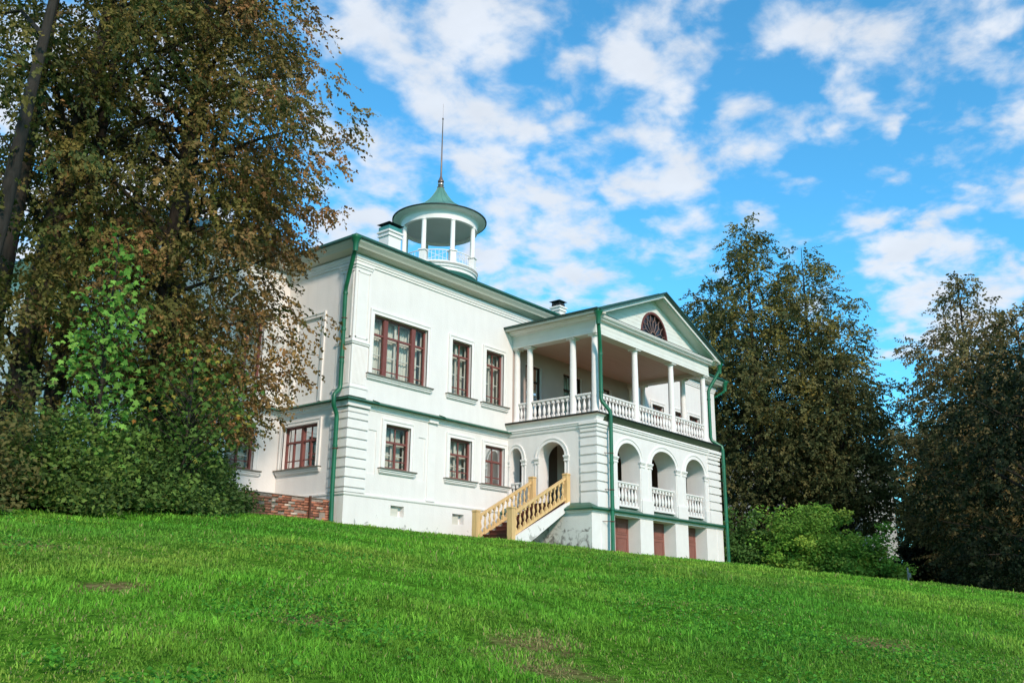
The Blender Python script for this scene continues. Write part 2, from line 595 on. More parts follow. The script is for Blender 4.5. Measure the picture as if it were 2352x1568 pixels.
def ground_material():
    mt = bpy.data.materials.new("lawn_soil")
    mt.use_nodes = True
    t = mt.node_tree
    b = t.nodes['Principled BSDF']
    b.inputs['Roughness'].default_value = 1.0
    b.inputs['Specular IOR Level'].default_value = 0.0
    c = t.nodes.new('ShaderNodeTexCoord')

    def nz(sc, de):
        n = t.nodes.new('ShaderNodeTexNoise')
        n.inputs['Scale'].default_value = sc
        n.inputs['Detail'].default_value = de
        t.links.new(c.outputs['Object'], n.inputs['Vector'])
        return n
    n = nz(14.0, 8)
    r = t.nodes.new('ShaderNodeValToRGB')
    r.color_ramp.elements[0].position = 0.36
    r.color_ramp.elements[0].color = (0.02, 0.07, 0.006, 1)
    r.color_ramp.elements[1].position = 0.66
    r.color_ramp.elements[1].color = (0.085, 0.21, 0.018, 1)
    t.links.new(n.outputs['Fac'], r.inputs[0])
    w = nz(3.0, 5)
    wv = t.nodes.new('ShaderNodeVectorMath')
    wv.operation = 'MULTIPLY_ADD'
    t.links.new(w.outputs['Color'], wv.inputs[0])
    wv.inputs[1].default_value = (.9, .9, 0)
    off = t.nodes.new('ShaderNodeVectorMath')
    off.operation = 'ADD'
    t.links.new(c.outputs['Object'], off.inputs[0])
    off.inputs[1].default_value = (-.45, -.45, 0)
    t.links.new(off.outputs[0], wv.inputs[2])
    acc = None
    for x, y, rad in PATCH:
        d = t.nodes.new('ShaderNodeVectorMath')
        d.operation = 'DISTANCE'
        t.links.new(wv.outputs[0], d.inputs[0])
        d.inputs[1].default_value = (x, y, gz(x, y))
        m_ = t.nodes.new('ShaderNodeMapRange')
        m_.inputs['From Min'].default_value = rad * .5
        m_.inputs['From Max'].default_value = rad * 1.25
        m_.inputs['To Min'].default_value = 1
        m_.inputs['To Max'].default_value = 0
        t.links.new(d.outputs['Value'], m_.inputs['Value'])
        if acc is None:
            acc = m_.outputs[0]
        else:
            mx = t.nodes.new('ShaderNodeMath')
            mx.operation = 'MAXIMUM'
            t.links.new(acc, mx.inputs[0])
            t.links.new(m_.outputs[0], mx.inputs[1])
            acc = mx.outputs[0]
    r2 = t.nodes.new('ShaderNodeValToRGB')
    r2.color_ramp.elements[0].position = 0.35
    r2.color_ramp.elements[0].color = (0.07, 0.06, 0.02, 1)
    r2.color_ramp.elements[1].position = 0.68
    r2.color_ramp.elements[1].color = (0.2, 0.165, 0.07, 1)
    t.links.new(n.outputs['Fac'], r2.inputs[0])
    mix_ = t.nodes.new('ShaderNodeMix')
    mix_.data_type = 'RGBA'
    t.links.new(acc, mix_.inputs[0])
    t.links.new(r.outputs[0], mix_.inputs[6])
    t.links.new(r2.outputs[0], mix_.inputs[7])
    t.links.new(mix_.outputs[2], b.inputs['Base Color'])
    return mt


def build_ground():
    g = np.concatenate([np.linspace(-400, -62, 30), np.linspace(-60, 80, 281), np.linspace(84, 500, 36)])
    h = np.concatenate([np.linspace(-300, -62, 24), np.linspace(-60, 60, 241), np.linspace(64, 500, 36)])
    X, Y = np.meshgrid(g, h, indexing='ij')
    Z = ground_z(X, Y)
    nx, ny = X.shape
    co = np.stack([X, Y, Z], -1).reshape(-1, 3)
    idx = np.arange(nx * ny).reshape(nx, ny)
    q = np.stack([idx[:-1, :-1], idx[1:, :-1], idx[1:, 1:], idx[:-1, 1:]], -1).reshape(-1, 4)
    o = np_mesh("lawn_ground", co, q, ground_material())
    o.data.polygons.foreach_set('use_smooth', np.ones(len(q), bool))
    tag(o, kind='structure')


def np_mesh(name, co, faces, mat, parent=None, col=None):
    """fast mesh from numpy arrays; faces (n,k)"""
    me = bpy.data.meshes.new(name)
    n, k = faces.shape
    me.vertices.add(len(co))
    me.vertices.foreach_set('co', np.ascontiguousarray(co, np.float32).ravel())
    me.loops.add(n * k)
    me.loops.foreach_set('vertex_index', np.ascontiguousarray(faces, np.int32).ravel())
    me.polygons.add(n)
    me.polygons.foreach_set('loop_start', np.arange(0, n * k, k, dtype=np.int32))
    me.update(calc_edges=True)
    if col is not None:
        a = me.attributes.new("leaf_col", 'FLOAT_COLOR', 'POINT')
        c4 = np.ones((len(co), 4), np.float32)
        c4[:, :3] = col
        a.data.foreach_set('color', c4.ravel())
    me.materials.append(mat)
    o = bpy.data.objects.new(name, me)
    COL.objects.link(o)
    if parent:
        o.parent = parent
    return o


build_ground()

# ------------------------------------------------------------------ the manor house
house = empty("manor_house", (13.15, 8.9, 0))
HO = Vector(house.location)
tag(house, "two-storey white plastered manor house with green roof edges, columned porch and round rooftop belvedere", "house")
PX = 8.33            # portico's left wall face
PR = 17.97
PF = -4.265          # arcade front
XR = 26.3            # right end of the main block
DEP = 17.8


def hb(mb, name, mat, parent=None, smooth=None):
    """build a part of the house; the house origin sits in its middle, so the part is offset back"""
    o = mb.build(name, mat, None, smooth)
    o.parent = parent or house
    if parent is None:
        o.matrix_parent_inverse = Matrix.Translation(-HO)
    return o


UPW = [(0.91, 3.58, 5.19, 7.35), (4.92, 6.03, 5.2, 7.34), (6.90, 7.98, 5.2, 7.35)]
LOW = [(1.70, 2.89, 2.04, 3.57), (4.94, 6.15, 2.04, 3.55), (6.93, 8.10, 2.04, 3.54)]
UPR = [(19.55, 20.67, 5.2, 7.29), (21.52, 22.66, 5.2, 7.28), (23.3, 24.42, 5.2, 7.29)]
LOR = [(19.55, 20.67, 2.04, 3.55), (21.52, 22.66, 2.04, 3.55), (23.3, 24.42, 2.04, 3.55)]
VENT = [(2.11, 2.74, 0.46, 0.82), (5.2, 5.82, 0.40, 0.78)]
PDOOR = [(9.45, 10.53, 4.62, 7.3), (12.12, 13.52, 4.62, 7.4), (14.82, 15.9, 4.62, 7.3)]
RV = 0.16
# main walls
w = MB()
ops = [op(*a, RV) for a in UPW + LOW + UPR + LOR] + [op(*a, 0.22, True) for a in VENT] + [op(*a, RV) for a in PDOOR]
ops += [op(0.94, 1.31, 1.78, 3.27, 0.03, True), op(3.33, 3.68, 1.78, 3.33, 0.03, True), op(11.6, 14.7, 1.3, 3.8, 0.35, True, 1.1)]
wall(w, (0, 0, 0), (1, 0, 0), (0, -1, 0), 0, XR, -1.6, 9.6, ops)
SIDEW = (1.50, 3.36, 2.03, 3.53)
wall(w, (0, 0, 0), (0, 1, 0), (-1, 0, 0), 0, 3.66, -1.6, 9.6, [op(*SIDEW, RV), op(1.62, 3.02, 4.3, 7.36, 0.05, True)])
WING = [(-2.2, -1.02, 1.95, 3.45), (-4.9, -3.72, 1.95, 3.45), (-2.2, -1.02, 5.2, 7.3), (-4.9, -3.72, 5.2, 7.3)]
wall(w, (0, 3.66, 0), (1, 0, 0), (0, -1, 0), -6.0, 0, -1.6, 9.6, [op(*a, RV) for a in WING])
wall(w, (-6, 3.66, 0), (0, 1, 0), (-1, 0, 0), 0, 10.5, -1.6, 9.6)
wall(w, (XR, 0, 0), (0, 1, 0), (1, 0, 0), 0, DEP, -1.6, 9.6)
wall(w, (0, DEP, 0), (1, 0, 0), (0, 1, 0), 0, XR, -1.6, 9.6)
wall(w, (0, 14.16, 0), (0, 1, 0), (-1, 0, 0), 0, 3.64, -1.6, 9.6)
wall(w, (-6, 14.16, 0), (1, 0, 0), (0, 1, 0), 0, 6, -1.6, 9.6)
hb(w, "wall", M_PLASTER)

# mouldings
mo = MB()
left_path = [(-6, 3.66), (0, 3.66), (0, 0), (PX, 0)]
right_path = [(PR, 0), (XR, 0), (XR, DEP)]
crown = [(0, 8.99), (0.04, 8.99), (0.04, 9.06), (0.07, 9.08), (0.07, 9.14), (0.1, 9.17), (0.1, 9.27), (0.03, 9.28)]
full_path = [(-6, 14.16), (-6, 3.66), (0, 3.66), (0, 0), (XR, 0), (XR, DEP), (0, DEP), (0, 14.16)]
mo.sweep(full_path, crown, True)
hb(mo, "crown_moulding", M_TRIM)
belt = [(0, 3.93), (0.03, 3.93), (0.045, 3.98), (0.045, 4.03), (0.085, 4.05), (0.085, 4.10), (0.12, 4.105), (0.12, 4.13), (0, 4.135)]
for pth in (left_path, right_path):
    mo = MB()
    mo.sweep(pth, belt)
    hb(mo, "belt_moulding", M_TRIM)
bm_ = MB()
bm_.sweep([(0, 3.66), (0, 0), (PX, 0)], [(0, 1.0), (0.025, 1.0), (0.04, 1.03), (0.04, 1.08), (0, 1.1)])
hb(bm_, "plinth_moulding", M_TRIM)
bm_ = MB()
bm_.sweep(right_path, [(0, 1.0), (0.025, 1.0), (0.04, 1.03), (0.04, 1.08), (0, 1.1)])
hb(bm_, "plinth_moulding", M_TRIM)
so = MB()
so.sweep(full_path, [(0.0, 9.3), (0.12, 9.33), (0.36, 9.40), (0.40, 9.40), (0.44, 9.46), (0.54, 9.56), (0.57, 9.62), (0.57, 9.64), (0.0, 9.66)], True)
hb(so, "cornice", M_SOFFIT)
fl = MB()
fl.sweep(left_path, [(0.0, 4.27), (0.27, 4.16), (0.28, 4.12), (0.265, 4.12), (0.12, 4.14)])
hb(fl, "belt_flashing", M_GREEN)
fl = MB()
fl.sweep(right_path, [(0.0, 4.27), (0.27, 4.16), (0.28, 4.12), (0.265, 4.12), (0.12, 4.14)])
hb(fl, "belt_flashing", M_GREEN)
for x in (1.06, 4.35):                                    # folded seams of the flashing
    fl = MB()
    fl.prism([(x, 0.0, 4.275), (x, -0.28, 4.165), (x, -0.29, 4.115), (x, -0.29, 4.2), (x, 0, 4.31)], (0.07, 0, -0.01))
    hb(fl, "flashing_seam", M_GREEN)

# roof
ro = MB()
zr = 9.70
OV = 0.62
PIT = 0.525
x0, x1, y0, y1 = -OV, XR + OV, -OV, DEP + OV
hy = (y1 - y0) / 2
ridge = zr + hy * PIT
rp = [(x0, y0, zr), (x1, y0, zr), (x1, y1, zr), (x0, y1, zr), (x0 + hy, (y0 + y1) / 2, ridge), (x1 - hy, (y0 + y1) / 2, ridge)]
lo = [(p[0], p[1], zr - 0.07) for p in rp[:4]]
ro.add(rp + lo, [(0, 1, 5, 4), (1, 2, 5), (2, 3, 4, 5), (3, 0, 4), (0, 1, 7, 6), (1, 2, 8, 7), (2, 3, 9, 8), (3, 0, 6, 9), (6, 7, 8, 9)])
wx0, wy0, wy1 = -6 - OV, 3.66 - OV, 14.16 + OV            # wing roof
wh = (wy1 - wy0) / 2
wz = zr + wh * PIT
wp = [(wx0, wy0, zr + .003), (3, wy0, zr + .003), (3, wy1, zr + .003), (wx0, wy1, zr + .003), (wx0 + wh, wy0 + wh, wz), (8, wy0 + wh, wz)]
wl = [(p[0], p[1], zr - 0.066) for p in wp[:4]]
ro.add(wp + wl, [(0, 1, 5, 4), (1, 2, 5), (2, 3, 4, 5), (3, 0, 4), (0, 1, 7, 6), (2, 3, 9, 8), (3, 0, 6, 9), (6, 7, 8, 9)])
k = 0.0
while k < XR:                                             # standing seams on the front slope
    top = min(hy - .05, k + OV, x1 - k - .05)
    if top > 0.4:
        ro.prism([(k - .012, y0 + .02, zr + .01), (k + .012, y0 + .02, zr + .01), (k + .012, y0 + .02, zr + .045), (k - .012, y0 + .02, zr + .045)], (0, top - .03, (top - .03) * PIT))
    k += 0.66
roof = hb(ro, "roof", M_ROOF)
gu = MB()
gu.sweep([(0, 3.66), (0, 0), (XR, 0), (XR, DEP)], [(0.59, 9.64), (0.655, 9.655), (0.66, 9.725), (0.60, 9.735), (0.585, 9.70)], close_prof=True)
hb(gu, "gutter", M_ROOF, roof).matrix_parent_inverse = Matrix.Identity(4)

# corner pilasters and quoins
cp = MB()
for a, b, ax in ((0.0, 0.71, 'x'), (0.0, 0.80, 'y')):
    def pb(u0, u1, z0, z1, pr, ax=ax):
        if ax == 'x':
            cp.box(u0 - (pr if u0 == 0 else 0), u1, -pr, 0.0, z0, z1)
        else:
            cp.box(-pr, 0.0, 0.0005, u1, z0, z1)
    pb(0, b, 4.28, 4.6, 0.075)
    pb(0, b + .03, 4.56, 4.62, 0.1)
    pb(0, b - .02, 4.62, 6.08, 0.03)
    pb(0, b, 6.10, 6.16, 0.065)
    pb(0, b + .02, 6.16, 6.21, 0.09)
    pb(0, b - .02, 6.21, 8.84, 0.03)
    pb(0, b, 8.84, 8.93, 0.06)
    pb(0, b + .03, 8.93, 8.985, 0.09)
for i in range(11):                                       # fluting
    u = 0.06 + i * 0.056
    cp.box(u, u + 0.03, -0.048, -0.03, 4.72, 6.0)
    cp.box(-0.048, -0.03, u, u + 0.03, 4.72, 6.0)
for u0, u1 in ((0.07, 0.11), (0.58, 0.62)):               # raised border of the panel
    cp.box(u0, u1, -0.05, -0.03, 6.32, 8.72)
    cp.box(-0.05, -0.03, u0, u1 + .03, 6.32, 8.72)
for z in (6.32, 8.68):
    cp.box(0.07, 0.62, -0.05, -0.03, z, z + 0.045)
    cp.box(-0.05, -0.03, 0.07, 0.65, z, z + 0.045)
hb(cp, "corner_pilaster", M_TRIM)


def quoin(mb, x, y, sx, sy, wx, wy, zs, base):
    """rusticated courses wrapped round the corner (x,y); sx, sy = outward signs"""
    for z0, z1 in zs:
        z0, z1 = z0 + 0.036, z1 - 0.036
        for (c, p) in ((0.0, 0.06),):
            mb.box(min(x + sx * p, x - sx * wx), max(x + sx * p, x - sx * wx), min(y + sy * p, y), max(y + sy * p, y), z0, z1)
            mb.box(min(x + sx * p, x), max(x + sx * p, x), min(y - sy * wy, y - sy * .0005), max(y - sy * wy, y - sy * .0005), z0, z1)
    if base:
        for z0, z1, p in base:
            mb.box(min(x + sx * p, x - sx * wx), max(x + sx * p, x - sx * wx), min(y + sy * p, y), max(y + sy * p, y), z0, z1)
            mb.box(min(x + sx * p, x), max(x + sx * p, x), min(y - sy * wy, y - sy * .0005), max(y - sy * wy, y - sy * .0005), z0, z1)


q = MB()
zl = [1.23, 1.56, 1.88, 2.2, 2.53, 2.85, 3.17, 3.5, 3.74]
quoin(q, 0, 0, -1, -1, 0.86, 0.80, list(zip(zl, zl[1:])), [(1.10, 1.21, 0.06), (3.76, 3.9, 0.05), (3.93, 4.11, 0.13)])
hb(q, "quoin", M_TRIM)
lp = MB()
lp.box(3.80, 4.18, -0.03, 0, 1.1, 3.93)
lp.box(3.77, 4.21, -0.055, 0, 1.1, 1.16)
lp.box(3.76, 4.22, -0.12, 0, 3.925, 4.11)
hb(lp, "pilaster_strip", M_TRIM)


# windows ------------------------------------------------------------
def make_window(face, u0, u1, v0, v1, cols, transom, bar=None, trim=0.18, tp=0.06, sill=True, curtains=True, red=M_RED, room=True, inner=True):
    """face = (O, U, N). cols: list of (fraction0, fraction1, kind) lights separated by mullions"""
    O, U, Nn = (Vector(a) for a in face)

    def P(u, v, d):
        return O + U * u + Vector((0, 0, v)) + Nn * d

    def bx(mb, a, b, c, d, e, f):
        pts = [P(u, v, dd) for v in (c, d) for (u, dd) in ((a, e), (b, e), (b, f), (a, f))]
        mb.add(pts, [(0, 3, 2, 1), (4, 5, 6, 7), (0, 1, 5, 4), (1, 2, 6, 5), (2, 3, 7, 6), (3, 0, 4, 7)])
    fr = MB()
    wd, ht = u1 - u0, v1 - v0
    t = 0.075
    d0, d1 = -RV, -RV + 0.06
    bx(fr, u0, u0 + t, v0, v1, d0, d1)
    bx(fr, u1 - t, u1, v0, v1, d0, d1)
    bx(fr, u0 + t, u1 - t, v1 - t, v1, d0, d1 - .003)
    bx(fr, u0 + t, u1 - t, v0, v0 + t, d0, d1 - .003)
    tz = v0 + ht * transom
    for f, wdt, full in cols:
        top = v1 - t if full else tz
        c = u0 + wd * f
        bx(fr, c - wdt / 2, c + wdt / 2, v0 + t, top, d0, d1 + (0.03 if wdt > 0.1 else -.006))
        if not full:
            bx(fr, c - 0.018, c + 0.018, tz + .0, v1 - t, d0 + .01, d1 - .02)
    edges = [u0 + t]
    for f, wdt, full in cols:
        if wdt > 0.1:
            edges += [u0 + wd * f - wdt / 2, u0 + wd * f + wdt / 2]
    edges.append(u1 - t)
    for a, b in zip(edges[::2], edges[1::2]):
        bx(fr, a, b, tz - 0.05, tz + 0.02, d0, d1 + .012)
        if bar:
            bx(fr, a, b, v0 + ht * bar - .018, v0 + ht * bar + .018, d0 + .012, d1 - .022)
    w = hb(fr, "window", red)
    pn = MB()
    pn.poly([P(u0 + .02, v0 + .02, d0 + .02), P(u1 - .02, v0 + .02, d0 + .02), P(u1 - .02, v1 - .02, d0 + .02), P(u0 + .02, v1 - .02, d0 + .02)])
    sp(pn, "pane", M_GLASS, w)
    if inner:                                              # second, white inner casement
        iw = MB()
        e0, e1 = d0 - 0.16, d0 - 0.12
        for f0 in [0.0] + [c[0] for c in cols] + [1.0]:
            c = u0 + wd * f0
            bx(iw, c - 0.045, c + 0.045, v0, v1, e0, e1)
        for z, hz in ((v0 + .04, .05), (v0 + ht * transom - .03, .05), (v1 - .03, .03), (v0 + ht * transom * .55, .018)):
            bx(iw, u0, u1, z - hz, z + hz, e0 + .004, e1 - .004)
        sp(iw, "inner_casement", M_TRIM, w)
    if curtains:
        cu = MB()
        g0, g1 = random.uniform(.30, .42), random.uniform(.60, .74)
        for f0, f1 in ((0.02, g0), (g0 + random.uniform(.02, .10), g1), (g1 + random.uniform(.02, .10), 0.98)):
            n = 22
            pts = []
            for i in range(n + 1):
                f = f0 + (f1 - f0) * i / n
                pts.append((u0 + wd * f, d0 - 0.3 + 0.025 * math.sin(i * 1.9 + f0 * 9)))
            for (a, da), (b, db) in zip(pts, pts[1:]):
                cu.poly([P(a, v0 - .05, da), P(b, v0 - .05, db), P(b, v1 + .05, db), P(a, v1 + .05, da)])
        sp(cu, "curtain", M_CURTAIN, w)
    if room:
        rm = MB()
        a, b, c, d, e, f = u0 - .25, u1 + .25, v0 - .3, v1 + .15, d0 - .55, d0 - .0
        pts = [P(u, v, dd) for v in (c, d) for (u, dd) in ((a, e), (b, e), (b, f), (a, f))]
        rm.add(pts, [(0, 3, 2, 1), (4, 5, 6, 7), (0, 1, 5, 4), (1, 2, 6, 5), (3, 0, 4, 7)])
        sp(rm, "window_niche", M_ROOM, w)
    if trim:
        tr = MB()
        for a, b, p in ((trim, trim - .06, tp), (trim - .06, 0.0, tp * .62), (.035, 0.0, tp * .85)):
            # ring outer a, inner b
            bx(tr, u0 - a, u0 - b, v0, v1 + a, 0, p)
            bx(tr, u1 + b, u1 + a, v0, v1 + a, 0, p)
            bx(tr, u0 - b, u1 + b, v1 + b, v1 + a, 0, p - .002)
        sp(tr, "window_trim", M_TRIM, w)
    if sill:
        si = MB()
        bx(si, u0 - trim - .1, u1 + trim + .1, v0 - .05, v0 - .005, -RV + .06, 0.17)
        sp(si, "window_sill", M_SILL, w)
        sm = MB()
        for z0, z1, p in ((-.10, -.05, .13), (-.16, -.10, .09), (-.19, -.16, .06)):
            bx(sm, u0 - trim - .09 + (.13 - p) * .6, u1 + trim + .09 - (.13 - p) * .6, v0 + z0, v0 + z1, 0, p)
        sp(sm, "sill_moulding", M_TRIM, w)
    return w


def sp(mb, name, mat, parent, smooth=None):
    o = mb.build(name, mat, None, smooth)
    o.parent = parent
    return o


FRONT = ((0, 0, 0), (1, 0, 0), (0, -1, 0))
SIDE = ((0, 0, 0), (0, 1, 0), (-1, 0, 0))
WINGF = ((0, 3.66, 0), (1, 0, 0), (0, -1, 0))
make_window(FRONT, *UPW[0], [(0.25, 0.19, True), (0.50, 0.075, False), (0.765, 0.19, True)], 0.69, 0.115)['label'] = 'wide three-light upper window'
for a in UPW[1:]:
    make_window(FRONT, *a, [(0.5, 0.085, False)], 0.74, 0.15)
for a in LOW:
    make_window(FRONT, *a, [(0.5, 0.085, False)], 0.62, 0.2)
make_window(SIDE, *SIDEW, [(0.26, 0.075, False), (0.50, 0.11, True), (0.76, 0.075, False)], 0.64, 0.2)['label'] = 'broad lower window in the side wall'
for a in UPR:
    make_window(FRONT, *a, [(0.5, 0.085, False)], 0.74, 0.15)
for a in LOR:
    make_window(FRONT, *a, [(0.5, 0.085, False)], 0.62, 0.2, curtains=False)
for a in WING[:2]:
    make_window(WINGF, *a, [(0.5, 0.085, False)], 0.62, 0.2, trim=0.2)
for a in WING[2:]:
    make_window(WINGF, *a, [(0.5, 0.085, False)], 0.74, 0.15)
for a in PDOOR:
    make_window(FRONT, *a, [(0.5, 0.12, False)], 0.76, 0.3, trim=0.0, sill=False, curtains=False, red=M_DARKWOOD)
for a in VENT:
    vg = MB()
    vg.box(a[0] - .005, a[1] - .18, 0.12, 0.2, a[2] - .0, a[3] - .08)
    hb(vg, "vent_board", M_SOFFIT)
# blind niche on the side wall
nf = MB()
for (a, b, p) in ((0.16, 0.10, 0.06), (0.10, 0.0, 0.035)):
    nf.box(-p, 0, 1.62 - a, 1.62 - b, 4.28, 7.36 + a)
    nf.box(-p, 0, 3.02 + b, 3.02 + a, 4.28, 7.36 + a)
    nf.box(-p + .002, 0, 1.62 - b, 3.02 + b, 7.36 + b, 7.36 + a)
hb(nf, "niche_frame", M_TRIM)


# chimneys -----------------------------------------------------------
def chimney(x, y, wx, wy, ztop, flash, flat):
    c = MB()
    zb = 9.7 + PIT * (y - .2)
    c.box(x, x + wx, y, y + wy, zb - .5, ztop)
    for i, (z0, z1, p) in enumerate(((ztop, ztop + .07, .05), (ztop + .07, ztop + .17, .02), (ztop + .17, ztop + .25, .08))):
        c.box(x - p, x + wx + p, y - p, y + wy + p, z0, z1)
    o = hb(c, "chimney", M_TRIM)
    z = ztop + .25
    f = MB()
    if flash:
        f.box(x - .02, x + wx + .02, y - .02, y + wy + .02, z, z + .2)
    else:
        f.box(x + .02, x + wx - .02, y + .02, y + wy - .02, z, z + .17)
    sp(f, "chimney_flashing", M_TEAL if flash else M_CAP, o)
    k = MB()
    z += .2 if flash else .17
    cx, cy = x + wx / 2, y + wy / 2
    for sx in (-1, 1):
        for sy in (-1, 1):
            k.box(cx + sx * wx * .4 - .02, cx + sx * wx * .4 + .02, cy + sy * wy * .4 - .02, cy + sy * wy * .4 + .02, z, z + .14)
    z += .12
    a = .09
    b = [(x - a, y - a, z), (x + wx + a, y - a, z), (x + wx + a, y + wy + a, z), (x - a, y + wy + a, z), (cx, cy, z + .16)]
    k.add(b, [(0, 1, 4), (1, 2, 4), (2, 3, 4), (3, 0, 4), (3, 2, 1, 0)])
    sp(k, "chimney_cap", M_CAP, o)


chimney(4.62, 3.5, 0.70, 0.60, 12.40, True, False)
chimney(17.55, 4.2, 0.52, 0.55, 12.5, False, False)

# belvedere ----------------------------------------------------------
BC = (13.15, 8.9, 0)
ent = MB()
ent.lathe(BC, [(1.86, 16.62), (2.03, 16.62), (2.03, 17.0), (2.06, 17.02), (2.10, 17.08), (2.24, 17.11), (2.40, 17.12), (2.46, 17.17), (1.86, 17.18), (1.86, 16.62)], 64, 0, False)
belv = hb(ent, "belvedere", M_TRIM, None, 40)
cl_ = MB()
cl_.lathe(BC, [(1.90, 16.76), (1.90, 16.80)], 48)
sp(cl_, "belvedere_ceiling", material("grey_ceiling", (0.55, 0.58, 0.55), 0.8, 0.1, 1), belv)
cone = MB()
prof = [(2.46, 17.175), (2.51, 17.19), (2.51, 17.22), (1.9, 17.52), (1.35, 17.83), (0.95, 18.1), (0.66, 18.38), (0.44, 18.68), (0.27, 18.96), (0.16, 19.2)]
cone.lathe(BC, prof, 64)
for i in range(16):
    t = 2 * math.pi * (i + .3) / 16
    cone.tube([(BC[0] + r * math.cos(t), BC[1] + r * math.sin(t), z + .005) for r, z in prof[3:]], 0.018, 5)
rf = sp(cone, "belvedere_roof", M_COPPER, belv, 35)
rim = MB()
rim.lathe(BC, [(2.44, 17.168), (2.52, 17.172), (2.525, 17.225), (2.44, 17.228), (2.44, 17.168)], 64, 0, False)
sp(rim, "roof_rim", M_DARKEDGE, belv, 35)
dr = MB()
dr.lathe(BC, [(2.03, 13.2), (2.03, 14.0), (2.10, 14.03), (2.10, 14.08), (1.98, 14.10), (1.98, 14.2), (2.12, 14.22), (2.12, 14.28), (0.5, 14.30)], 64)
sp(dr, "belvedere_drum", M_TRIM, belv, 35)
fd = MB()
fd.lathe(BC, [(2.06, 13.3), (2.16, 13.72), (2.13, 13.78), (2.04, 13.84)], 64)
sp(fd, "drum_flashing", M_ROOF, belv, 35)
front2 = Vector((-0.716, -0.699))
right2 = Vector((0.699, -0.716))
ANG = [R_(-24 + 45 * i) for i in range(8)]
for a in ANG:
    d = front2 * math.cos(a) + right2 * math.sin(a)
    c = MB()
    px_, py_ = BC[0] + d.x * 1.93, BC[1] + d.y * 1.93
    c.lathe((px_, py_, 0), [(0.135, 14.29), (0.135, 14.98), (0.125, 15.0), (0.118, 16.55), (0.14, 16.57), (0.14, 16.62)], 14)
    pt = []
    t_ = Vector((-d.y, d.x))
    for z, r in ((14.285, .16), (14.9, .16)):
        pass
    ped = [Vector((px_, py_)) + d * (.155 * sa) + t_ * (.155 * sb) for sa, sb in ((-1, -1), (1, -1), (1, 1), (-1, 1))]
    c.prism([(p.x, p.y, 14.285) for p in ped], (0, 0, .58))
    ped = [Vector((px_, py_)) + d * (.2 * sa) + t_ * (.2 * sb) for sa, sb in ((-1, -1), (1, -1), (1, 1), (-1, 1))]
    c.prism([(p.x, p.y, 14.88) for p in ped], (0, 0, .06))
    sp(c, "belvedere_column", M_TRIM, belv, 40)
rl = MB()
for i in range(64):
    a0, a1 = 2 * math.pi * i / 64, 2 * math.pi * (i + 1) / 64
    for z, r in ((14.92, .03), (14.36, .018)):
        rl.tube([(BC[0] + 1.93 * math.cos(a), BC[1] + 1.93 * math.sin(a), z) for a in (a0, a1)], r, 5)
    rl.tube([(BC[0] + 1.93 * math.cos(a0), BC[1] + 1.93 * math.sin(a0), 14.30), (BC[0] + 1.93 * math.cos(a0), BC[1] + 1.93 * math.sin(a0), 14.92)], .011, 5)
for a in (ANG[0], ANG[1]):                                # crossed stays of the front bay
    p0 = front2 * math.cos(a + .12) + right2 * math.sin(a + .12)
    p1 = front2 * math.cos(a + .66) + right2 * math.sin(a + .66)
    for za, zb in ((14.4, 14.88), (14.85, 14.45)):
        rl.tube([(BC[0] + p0.x * 1.93, BC[1] + p0.y * 1.93, za), (BC[0] + p1.x * 1.88, BC[1] + p1.y * 1.88, zb)], .012, 5)
sp(rl, "belvedere_railing", M_TRIM, belv)
spi = MB()
spi.lathe(BC, [(0.17, 19.15), (0.2, 19.2), (0.2, 19.24), (0.12, 19.26), (0.12, 19.29)], 16)
spi.lathe(BC, [(0.10, 19.5), (0.17, 19.55), (0.17, 19.62), (0.12, 19.68), (0.05, 19.9), (0.024, 23.3), (0.045, 23.33), (0.045, 23.4), (0.006, 23.44), (0.006, 24.3)], 12)
sp(spi, "spire", M_SPIRE, belv, 40)
bl = MB()
bl.lathe(BC, [(0.1, 19.29), (0.165, 19.34), (0.175, 19.40), (0.165, 19.46), (0.1, 19.5)], 18)
sp(bl, "spire_ball", M_STEEL, belv, 60)

# ---------------------------------------------------------------- portico: arcade storey
ar = MB()
ARCH = [(9.69, 11.34), (12.19, 14.13), (14.96, 16.61)]
RISE = 0.635
ZS = 3.03
FL = 1.3
wall(ar, (0, PF, 0), (1, 0, 0), (0, -1, 0), PX, PR, 0.9, 4.5, [op(a, b, 1.1, ZS + RISE, 0.86, False, RISE) for a, b in ARCH])
SARCH = [(-2.82, -1.575, 3.62, .58), (-0.745, -0.12, 3.54, .48)]
for X, nx in ((PX, -1), (PR, 1)):
    wall(ar, (X, 0, 0), (0, 1, 0), (nx, 0, 0), PF, 0, 0.9, 4.5, [op(a, b, 1.1, z, 0.62, False, r) for a, b, z, r in SARCH])
aw = hb(ar, "arcade_wall", M_PLASTER)
bi = MB()
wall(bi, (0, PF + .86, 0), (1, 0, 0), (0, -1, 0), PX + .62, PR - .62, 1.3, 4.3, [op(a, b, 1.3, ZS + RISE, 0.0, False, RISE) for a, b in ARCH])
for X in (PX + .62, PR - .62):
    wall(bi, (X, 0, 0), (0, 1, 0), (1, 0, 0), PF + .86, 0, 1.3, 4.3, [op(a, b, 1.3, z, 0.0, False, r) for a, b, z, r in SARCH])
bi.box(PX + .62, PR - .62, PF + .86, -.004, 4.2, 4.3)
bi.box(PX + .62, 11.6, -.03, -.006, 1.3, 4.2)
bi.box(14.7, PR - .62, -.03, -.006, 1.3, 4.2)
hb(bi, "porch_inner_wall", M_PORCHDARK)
fo = MB()
fo.box(PX + .3, PR - .3, PF + .42, 0, 1.18, FL)
hb(fo, "porch_floor", M_FLOOR)
# archivolts, imposts, pilasters and pedestals
tr = MB()


